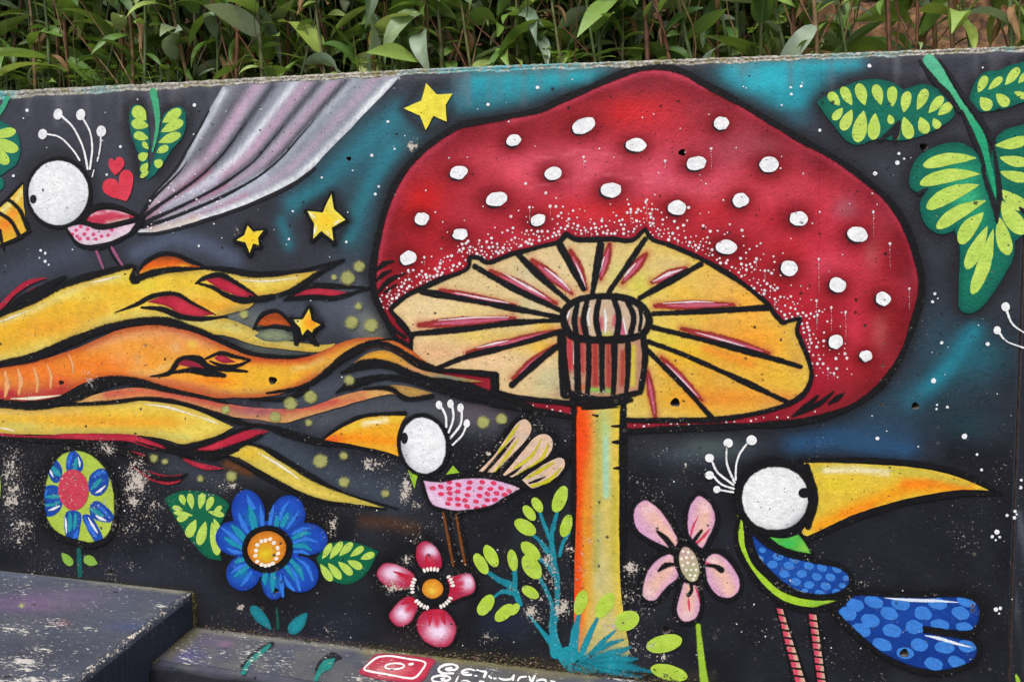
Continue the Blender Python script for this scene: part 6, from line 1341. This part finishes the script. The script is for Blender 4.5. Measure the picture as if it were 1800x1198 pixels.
# ------------------------------------------------------------------ planting behind the wall
def leaf_material(name, ramp, rough=.36, trans=.25, vein=True):
    m, nd, lk, bs = nt(name)
    oi = N(nd, 'ShaderNodeObjectInfo')
    tc = N(nd, 'ShaderNodeTexCoord')
    at = N(nd, 'ShaderNodeAttribute', attribute_name='shade')
    rnd = math_n(nd, lk, 'FRACT', math_n(nd, lk, 'ADD', oi.outputs['Random'], at.outputs['Fac']))
    cr = N(nd, 'ShaderNodeValToRGB')
    el = cr.color_ramp.elements
    while len(el) < len(ramp):
        el.new(.5)
    for e, (p, c) in zip(el, ramp):
        e.position = p
        e.color = lin4(*c)
    lk.new(rnd, cr.inputs[0])
    n = N(nd, 'ShaderNodeTexNoise', Scale=9.0, Detail=4.0)
    lk.new(tc.outputs['Object'], n.inputs['Vector'])
    c = mix_n(nd, lk, math_n(nd, lk, 'MULTIPLY', step_n(nd, lk, n.outputs['Fac'], .45, .75), .35), cr.outputs[0], lin4(98, 104, 52))
    sx = N(nd, 'ShaderNodeSeparateXYZ')
    lk.new(N(nd, 'ShaderNodeUVMap').outputs[0], sx.inputs[0])
    rib = math_n(nd, lk, 'SUBTRACT', 1.0, step_n(nd, lk, math_n(nd, lk, 'ABSOLUTE', math_n(nd, lk, 'SUBTRACT', sx.outputs[1], .5)), .012, .035))
    c = mix_n(nd, lk, math_n(nd, lk, 'MULTIPLY', rib, .45), c, lin4(150, 168, 96))
    lk.new(c, bs.inputs['Base Color'])
    bs.inputs['Roughness'].default_value = rough
    bs.inputs['Specular IOR Level'].default_value = .5
    wv = math_n(nd, lk, 'SINE', math_n(nd, lk, 'MULTIPLY', math_n(nd, lk, 'ADD', sx.outputs[0], math_n(nd, lk, 'ABSOLUTE', math_n(nd, lk, 'SUBTRACT', sx.outputs[1], .5))), 190.0))
    b = N(nd, 'ShaderNodeBump', Strength=.18, Distance=.002)
    lk.new(wv, b.inputs['Height'])
    lk.new(b.outputs[0], bs.inputs['Normal'])
    tr = N(nd, 'ShaderNodeBsdfTranslucent')
    lk.new(mix_n(nd, lk, .5, c, lin4(150, 170, 50)), tr.inputs[0])
    mx = N(nd, 'ShaderNodeMixShader')
    mx.inputs[0].default_value = trans
    lk.new(bs.outputs[0], mx.inputs[1])
    lk.new(tr.outputs[0], mx.inputs[2])
    out = [n for n in nd if n.type == 'OUTPUT_MATERIAL'][0]
    lk.new(mx.outputs[0], out.inputs[0])
    return m

GREENL = leaf_material('cane_leaf', [(0, (54, 84, 42)), (.2, (80, 118, 50)), (.42, (112, 150, 66)), (.6, (140, 170, 84)), (.74, (172, 192, 92)), (.84, (124, 148, 122)), (.93, (156, 172, 150)), (1, (190, 200, 112))])
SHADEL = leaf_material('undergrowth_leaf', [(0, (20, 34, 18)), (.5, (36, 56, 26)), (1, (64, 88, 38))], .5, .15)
DRYL = leaf_material('dry_leaf', [(0, (104, 70, 42)), (.5, (146, 104, 68)), (.8, (176, 140, 100)), (1, (130, 66, 30))], .7, .2)
CLOV = leaf_material('clover_leaf', [(0, (72, 116, 40)), (.5, (96, 142, 52)), (1, (140, 176, 74))], .5, .3)
STEMS = [plain('cane_brown', (122, 74, 46), .6, (70, 44, 30), 26, .2), plain('cane_olive', (104, 104, 56), .5, (72, 76, 40), 20, .2), plain('cane_green', (84, 104, 48), .45, (58, 72, 34), 20, .2), plain('cane_tan', (140, 112, 70), .6, (98, 74, 46), 26, .2)]

def blade(L=1.0, w=.26, e0=30, e1=-30, twist=0, rows=9, fold=.25, petiole=.06, side=0.0):
    """leaf surface: points, faces, uv; grows along +X, arching from e0 to e1 degrees"""
    V, UV = [], []
    x = z = y = 0.0
    prof = lambda t: max(0.0, (math.sin(math.pi * min(1, t ** .72)) ** .85)) * (1 if t < .6 else (1 - ((t - .6) / .4) ** 2 * .25))
    for i in range(rows + 1):
        t = i / rows
        a = R(e0 + (e1 - e0) * t)
        if i:
            s = (L / rows)
            x += math.cos(a) * s
            z += math.sin(a) * s
            y += side * t * s
        h = max(.004, prof(t) * w / 2)
        tw = R(twist) * t
        for k in (-1, -.5, 0, .5, 1):
            lx = k * h
            up = abs(k) * h * fold + .03 * L * math.sin(t * 7 + k * 2) * .25 * abs(k)
            yy = lx * math.cos(tw) - up * math.sin(tw)
            uu = lx * math.sin(tw) + up * math.cos(tw)
            V.append((x - math.sin(a) * uu, y + yy, z + math.cos(a) * uu))
            UV.append((t, .5 + k / 2))
    F = [(i * 5 + k, (i + 1) * 5 + k, (i + 1) * 5 + k + 1, i * 5 + k + 1) for i in range(rows) for k in range(4)]
    return V, F, UV

def mesh_uv(name, V, F, UV, shade=None):
    me = bpy.data.meshes.new(name)
    me.from_pydata(V, [], F)
    uv = me.uv_layers.new(name='UVMap')
    li = np.zeros(len(me.loops), int)
    me.loops.foreach_get('vertex_index', li)
    uv.data.foreach_set('uv', np.asarray(UV, np.float32)[li].ravel())
    a = me.attributes.new('shade', 'FLOAT', 'POINT')
    if shade is not None:
        a.data.foreach_set('value', np.asarray(shade, np.float32))
    me.polygons.foreach_set('use_smooth', np.ones(len(F), bool))
    return me

prng = random.Random(21)
LEAVES = [mesh_uv('leaf', *blade(1, prng.uniform(.16, .36), prng.uniform(-5, 55), prng.uniform(-95, -10), prng.uniform(-70, 70), fold=prng.uniform(.1, .45), side=prng.uniform(-.25, .25))) for _ in range(14)]
for m_ in LEAVES:
    m_.materials.append(GREENL)
DRY = [mesh_uv('dry_leaf', *blade(1, prng.uniform(.12, .22), prng.uniform(-40, 10), -85, prng.uniform(-220, 220), fold=1.1)) for _ in range(5)]
for m_ in DRY:
    m_.materials.append(DRYL)

def merged(count, zone, smin, smax, mat, name, seed, emin=10, emax=45):
    """many leaves in one mesh"""
    q = random.Random(seed)
    V, F, UV, SH = [], [], [], []
    for _ in range(count):
        v, f, u = blade(1, q.uniform(.22, .36), q.uniform(emin, emax), q.uniform(-80, -5), q.uniform(-60, 60), rows=5, fold=q.uniform(.1, .4))
        s = q.uniform(smin, smax)
        x, y, z = zone(q)
        M_ = Matrix.Translation((x, y, z)) @ Matrix.Rotation(q.uniform(0, 6.283), 4, 'Z') @ Matrix.Scale(s, 4)
        k = len(V)
        V += [tuple(M_ @ Vector(p)) for p in v]
        F += [tuple(k + i for i in g) for g in f]
        UV += u
        SH += [q.random()] * len(v)
    me = mesh_uv(name, V, F, UV, SH)
    me.materials.append(mat)
    return me

def tube(path, r0, r1, n=7):
    V, F = [], []
    P = [Vector(p) for p in path]
    for i, p in enumerate(P):
        t = (P[min(i + 1, len(P) - 1)] - P[max(i - 1, 0)]).normalized()
        a = t.orthogonal().normalized()
        b = t.cross(a)
        r = r0 + (r1 - r0) * i / (len(P) - 1)
        if i % 4 == 3:
            r *= 1.18                                  # node of the cane
        V += [tuple(p + (a * math.cos(q) + b * math.sin(q)) * r) for q in np.linspace(0, 2 * math.pi, n, endpoint=False)]
    for i in range(len(P) - 1):
        for k in range(n):
            F.append((i * n + k, i * n + (k + 1) % n, (i + 1) * n + (k + 1) % n, (i + 1) * n + k))
    return V, F

SOIL = 1.855
CANES = []
for v in range(9):
    lean, bow, H = prng.uniform(-.26, .26), prng.uniform(-.06, .06), prng.uniform(.75, 1.0)
    lean2 = prng.uniform(-.10, .06)
    path = [(lean * (i / 13) + bow * math.sin(i / 13 * 3.1), lean2 * (i / 13), H * i / 13 - .02) for i in range(14)]
    V, F = tube(path, prng.uniform(.005, .009), .003)
    me = bpy.data.meshes.new('stem')
    me.from_pydata(V, [], F)
    me.polygons.foreach_set('use_smooth', np.ones(len(F), bool))
    CANES.append((me, path))
TOPS = [merged(6, lambda q: (q.gauss(0, .05), q.gauss(0, .05), q.uniform(.55, .95)), .16, .28, GREENL, 'upper_leaves', 40 + i) for i in range(4)]
STALKS = []
for v in range(6):
    tl, H = prng.uniform(.08, .34), prng.uniform(.3, .55)
    V, F = tube([(tl * (i / 6) ** 1.3, .02 * math.sin(i), H * i / 6) for i in range(7)], .0028, .0012, 5)
    me = bpy.data.meshes.new('side_stalk')
    me.from_pydata(V, [], F)
    me.materials.append(STEMS[(0, 3, 1, 0, 2, 3)[v]])
    STALKS.append(me)
cane_mesh_cache = {}

def cane_plant(x, y, label, group, nleaf, dry, mi, sc=1.0, zmin=.05, light=None):
    root = bpy.data.objects.new('cane_plant', None)
    root.empty_display_size = .05
    COL.objects.link(root)
    root.location = (x, y, SOIL)
    root.rotation_euler = (0, 0, 0)
    tag(root, label, 'plant', group)
    ci = prng.randrange(len(CANES))
    me, path = CANES[ci]
    if (ci, mi) not in cane_mesh_cache:
        c = me.copy()
        c.materials.clear()
        c.materials.append(STEMS[mi])
        cane_mesh_cache[(ci, mi)] = c
    st = new_obj('stem', cane_mesh_cache[(ci, mi)], None, root)
    az = prng.uniform(0, 6.28)
    for i in range(nleaf):
        t = zmin + (.52 - zmin) * (i + prng.random() * .9) / nleaf
        k = t * 13
        a, b = path[int(k)], path[min(13, int(k) + 1)]
        f = k - int(k)
        p = [a[j] + (b[j] - a[j]) * f for j in range(3)]
        lf = new_obj('leaf', LEAVES[prng.randrange(len(LEAVES))], None, root)
        lf.location = p
        s = prng.choice((.08, .11, .14, .17, .20, .23, .27)) * prng.uniform(.85, 1.15) * sc
        lf.scale = (s, s * prng.uniform(.8, 1.2), s)
        az += math.pi + prng.uniform(-.9, .9)
        lf.rotation_euler = (prng.uniform(-.7, .7), prng.uniform(-.8, .8), az)
    for i in range(dry):
        t = prng.uniform(.08, .42)
        p = path[int(t * 13)]
        d = new_obj('dry_leaf', DRY[prng.randrange(len(DRY))], None, root)
        d.location = p
        s = prng.uniform(.08, .17)
        d.scale = (s, s, s)
        d.rotation_euler = (0, prng.uniform(-.3, .6), prng.uniform(0, 6.28))
    for i in range(prng.randint(1, 2)):                 # thin bare side stalks
        w = new_obj('side_stalk', STALKS[prng.randrange(len(STALKS))], None, root)
        w.location = path[prng.randint(0, 3)]
        w.rotation_euler = (0, 0, prng.uniform(0, 6.28))
        w.scale = (1, 1, prng.uniform(.7, 1.2))
    if x > .40:
        return root
    u = new_obj('upper_leaves', TOPS[prng.randrange(len(TOPS))], None, root)
    u.location = (path[9][0], path[9][1], 0)
    u.rotation_euler = (0, 0, prng.uniform(0, 6.28))
    u['kind'] = 'stuff'
    return root

KINDS = ['brown-stemmed leafy cane', 'olive-stemmed leafy cane', 'green-stemmed leafy cane', 'tan-stemmed cane with withered leaves']
ZONES = [(170, 'the round white bird head'), (390, 'the two red hearts'), (700, 'the grey fan tail'), (1000, 'the plain yellow star'), (1270, 'the peak of the red cap'), (1500, 'the teal patch'), (9999, 'the big leaf spray')]
def zone(x, y):
    u = to_mural((x, y, SOIL + .15))[0]
    return next(n for lim, n in ZONES if u < lim)
for row, (y0, y1, step, x0, x1) in enumerate(((.20, .27, .10, -2.95, 1.25), (.30, .42, .078, -3.1, 1.3), (.48, .68, .075, -3.4, .62), (.74, 1.0, .085, -3.6, .55))):
    x = x0
    while x < x1:
        thin = 1 if x < .42 else 1.35
        k = prng.choices((0, 1, 2, 3), (2, 3, 3, 1))[0]
        px_, py_, mi = x + prng.uniform(-.02, .02), prng.uniform(y0, y1), k
        wh_ = ('in the front row', 'in the second row', 'deep in the thicket', 'deep in the thicket')[row]
        lb = '%s %s above %s' % (KINDS[k], wh_, zone(px_, py_))
        gp = '%ss %s above %s' % (KINDS[k].split(' cane')[0] + ' cane', wh_, zone(px_, py_))
        cane_plant(px_, py_, lb, gp, prng.randint(7, 9) if x < .42 else prng.randint(6, 8), (2 if k == 3 else int(prng.random() < .5)), mi, 1.0, .09 if row == 0 else .12)
        x += step * thin * prng.uniform(.7, 1.3)

# low clover along the wall top
def trefoil(q):
    V, F, UV, SH = [], [], [], []
    for k in range(q.randint(4, 7)):
        bx, by, bz = q.uniform(-.035, .035), q.uniform(-.02, .03), q.uniform(.03, .075)
        for j in range(3):
            a = j * 2.094 + q.random()
            s = q.uniform(.010, .016)
            pts = [(0, 0), (.5, -.45), (.95, -.42), (.9, 0), (.95, .42), (.5, .45)]
            k0 = len(V)
            tilt = q.uniform(-.3, .5)
            for px, py in pts:
                X_, Y_ = px * math.cos(a) - py * math.sin(a), px * math.sin(a) + py * math.cos(a)
                V.append((bx + X_ * s, by + Y_ * s, bz + s * tilt * px))
                UV.append((px, .5 + py))
            SH += [q.random()] * 6
            F += [(k0, k0 + 1, k0 + 2, k0 + 3), (k0, k0 + 3, k0 + 4, k0 + 5)]
    return mesh_uv('leaf_cluster', V, F, UV, SH)
def trefoil_stem(q):
    V, F = [], []
    for k in range(6):
        v, f = tube([(q.uniform(-.01, .01), q.uniform(-.01, .01), -.03), (q.uniform(-.03, .03), q.uniform(-.02, .03), q.uniform(.03, .07))], .0012, .0008, 4)
        n = len(V)
        V += v
        F += [tuple(n + i for i in g) for g in f]
    me = bpy.data.meshes.new('stems')
    me.from_pydata(V, [], F)
    return me
TRE = [trefoil(prng) for _ in range(5)]
for m_ in TRE:
    m_.materials.append(CLOV)
TST = [trefoil_stem(prng) for _ in range(3)]
for m_ in TST:
    m_.materials.append(STEMS[2])
cx = [on_wall(u, 150).x * 1.09 for u in (4, 18, 30, 46, 66, 84, 98, 112, 128, 143, 158, 172, 186, 200, 213, 226, 240, 254, 266, 284, 305, 480, 648, 668, 690, 706, 735, 972, 1000, 1330)]
for i, x in enumerate(cx):
    left = i < 21
    r_ = bpy.data.objects.new('clover', None)
    r_.empty_display_size = .03
    COL.objects.link(r_)
    r_.location = (x, prng.uniform(.175, .24), SOIL + prng.uniform(.03, .062))
    r_.rotation_euler = (0, 0, prng.uniform(0, 6.28))
    s = prng.uniform(1.1, 1.6)
    r_.scale = (s, s, s)
    if left:
        tag(r_, 'low clover tuft growing in a row on the wall top above the round white head', 'clover', 'clover row at the left of the wall top')
    else:
        tag(r_, 'lone small clover tuft between cane stems on the wall top', 'clover', 'single clover tufts on the wall top')
    new_obj('leaf_cluster', TRE[i % 5], None, r_)['kind'] = 'stuff'
    new_obj('stems', TST[i % 3], None, r_)['kind'] = 'stuff'

# dense growth and the earth bank behind
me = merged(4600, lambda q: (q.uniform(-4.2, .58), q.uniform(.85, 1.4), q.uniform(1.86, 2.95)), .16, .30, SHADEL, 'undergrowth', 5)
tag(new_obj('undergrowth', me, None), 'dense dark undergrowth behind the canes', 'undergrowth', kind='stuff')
gx, gy = np.meshgrid(np.linspace(-6, 6, 150), np.linspace(0, 1, 46))
GX, GY = gx.ravel(), gy.ravel()
by = 1.35 + GY * 1.6
bz = SOIL - .03 + np.clip((GY - .05) * 3.5, 0, None) + .10 * (vnoise(GX * 100, GY * 400, 22, 3) - .5) + .05 * (vnoise(GX * 100, GY * 400, 7, 4) - .5)
by = by + .10 * (vnoise(GX * 100, GY * 300, 14, 7) - .5)
me = bpy.data.meshes.new('earth_bank')
me.from_pydata([tuple(p) for p in np.stack([GX, by, bz], 1)], [], [(j * 150 + i, j * 150 + i + 1, (j + 1) * 150 + i + 1, (j + 1) * 150 + i) for j in range(45) for i in range(149)])
tag(new_obj('earth_bank', me, plain('red_earth', (132, 96, 62), .95, (62, 42, 28), 22, 1.0, 8, 60)), kind='structure')
me = bpy.data.meshes.new('planting_soil')
me.from_pydata([(-6, .14, SOIL), (6, .14, SOIL), (6, 1.6, SOIL), (-6, 1.6, SOIL)], [], [(0, 1, 2, 3)])
tag(new_obj('planting_soil', me, plain('dark_soil', (58, 42, 32), .95, (34, 25, 20), 20, .8)), kind='structure')
# pale stone kerb on the bank
V, F = [], []
n = 40
for i in range(n):
    x = .55 + 1.7 * i / (n - 1)
    for (y, z) in ((1.80, 2.50), (1.72, 2.51), (1.705, 2.56), (1.71, 2.72), (1.78, 2.76), (2.2, 2.78)):
        V.append((x, y + .006 * math.sin(i * 2.3 + z * 40) + prng.uniform(-.006, .006), z + .005 * math.sin(i * 1.1 + y * 60) + prng.uniform(-.006, .006)))
for i in range(n - 1):
    for j in range(5):
        a = i * 6 + j
        F.append((a, a + 6, a + 7, a + 1))
F += [tuple(range(6))[::-1], tuple((n - 1) * 6 + j for j in range(6))]
me = bpy.data.meshes.new('stone_kerb')
me.from_pydata(V, [], F)
tag(new_obj('stone_kerb', me, plain('mossy_stone', (150, 150, 124), .95, (106, 108, 82), 14, .9, 6, 60)), 'pale mossy stone kerb on the red earth bank behind the canes', 'kerb')

# moss and crumbs of dirt in the joints at the foot of the wall
def crumbs(name, L, seed, cols):
    q = random.Random(seed)
    V, F, C = [], [], []
    for (x, y, z, s) in L:
        k = len(V)
        a0 = q.random() * 6
        V += [(x + s * math.cos(a0 + i * 1.571) * q.uniform(.7, 1.3), y + s * math.sin(a0 + i * 1.571) * q.uniform(.5, 1), z + s * q.uniform(-.3, .3)) for i in range(4)] + [(x, y, z + s * q.uniform(.5, 1)), (x, y, z - s * .6)]
        F += [(k + i, k + (i + 1) % 4, k + 4) for i in range(4)] + [(k + (i + 1) % 4, k + i, k + 5) for i in range(4)]
        C += [q.choice(cols)] * 6
    me = bpy.data.meshes.new(name)
    me.from_pydata(V, [], F)
    set_attr(me, np.array(C, float), np.zeros(len(V)))
    return me
def crumb_mat():
    m, nd, lk, bs = nt('moss_and_dirt')
    lk.new(N(nd, 'ShaderNodeAttribute', attribute_name='Col').outputs['Color'], bs.inputs['Base Color'])
    bs.inputs['Roughness'].default_value = .95
    return m
L = []
for k in range(7500):
    x = prng.uniform(-1.57, 1.2)
    dens = .25 + .75 * (vnoise(np.array([x * 100]), np.array([0.]), 14, 3)[0] if x > -1.0 else .2) * (1.5 if -.95 < x < .25 else .7)
    if prng.random() > dens:
        continue
    up = abs(prng.gauss(0, .020)) * dens
    L.append((x, -.001 - abs(prng.gauss(0, .006)), .0005 + up * .8, prng.choice((.0007, .001, .0014, .0018, .0024, .0038))))
o = new_obj('moss', crumbs('moss', L, 3, [(88, 84, 46), (64, 58, 40), (52, 46, 36), (104, 98, 58), (40, 37, 32), (128, 94, 90), (50, 44, 36)]), crumb_mat(), LEDGE)
o['kind'] = 'stuff'
L = []
for k in range(700):
    if prng.random() < .5:
        L.append((-1.588 + abs(prng.gauss(0, .006)), -.001 - abs(prng.gauss(0, .004)), prng.uniform(0, .125), prng.uniform(.0008, .0024)))
    else:
        t = prng.random() ** 2
        L.append((-1.59 - t * .7, -.001 - abs(prng.gauss(0, .004)), .1262, prng.uniform(.0006, .0018)))
for k in range(500):
    L.append((-1.586 + abs(prng.gauss(0, .008)), -prng.uniform(0, .22), .001, prng.uniform(.0008, .0022)))
o = new_obj('moss', crumbs('moss', L, 4, [(110, 104, 56), (76, 68, 44), (60, 52, 40), (130, 124, 80)]), bpy.data.materials['moss_and_dirt'], SLAB)
o['kind'] = 'stuff'
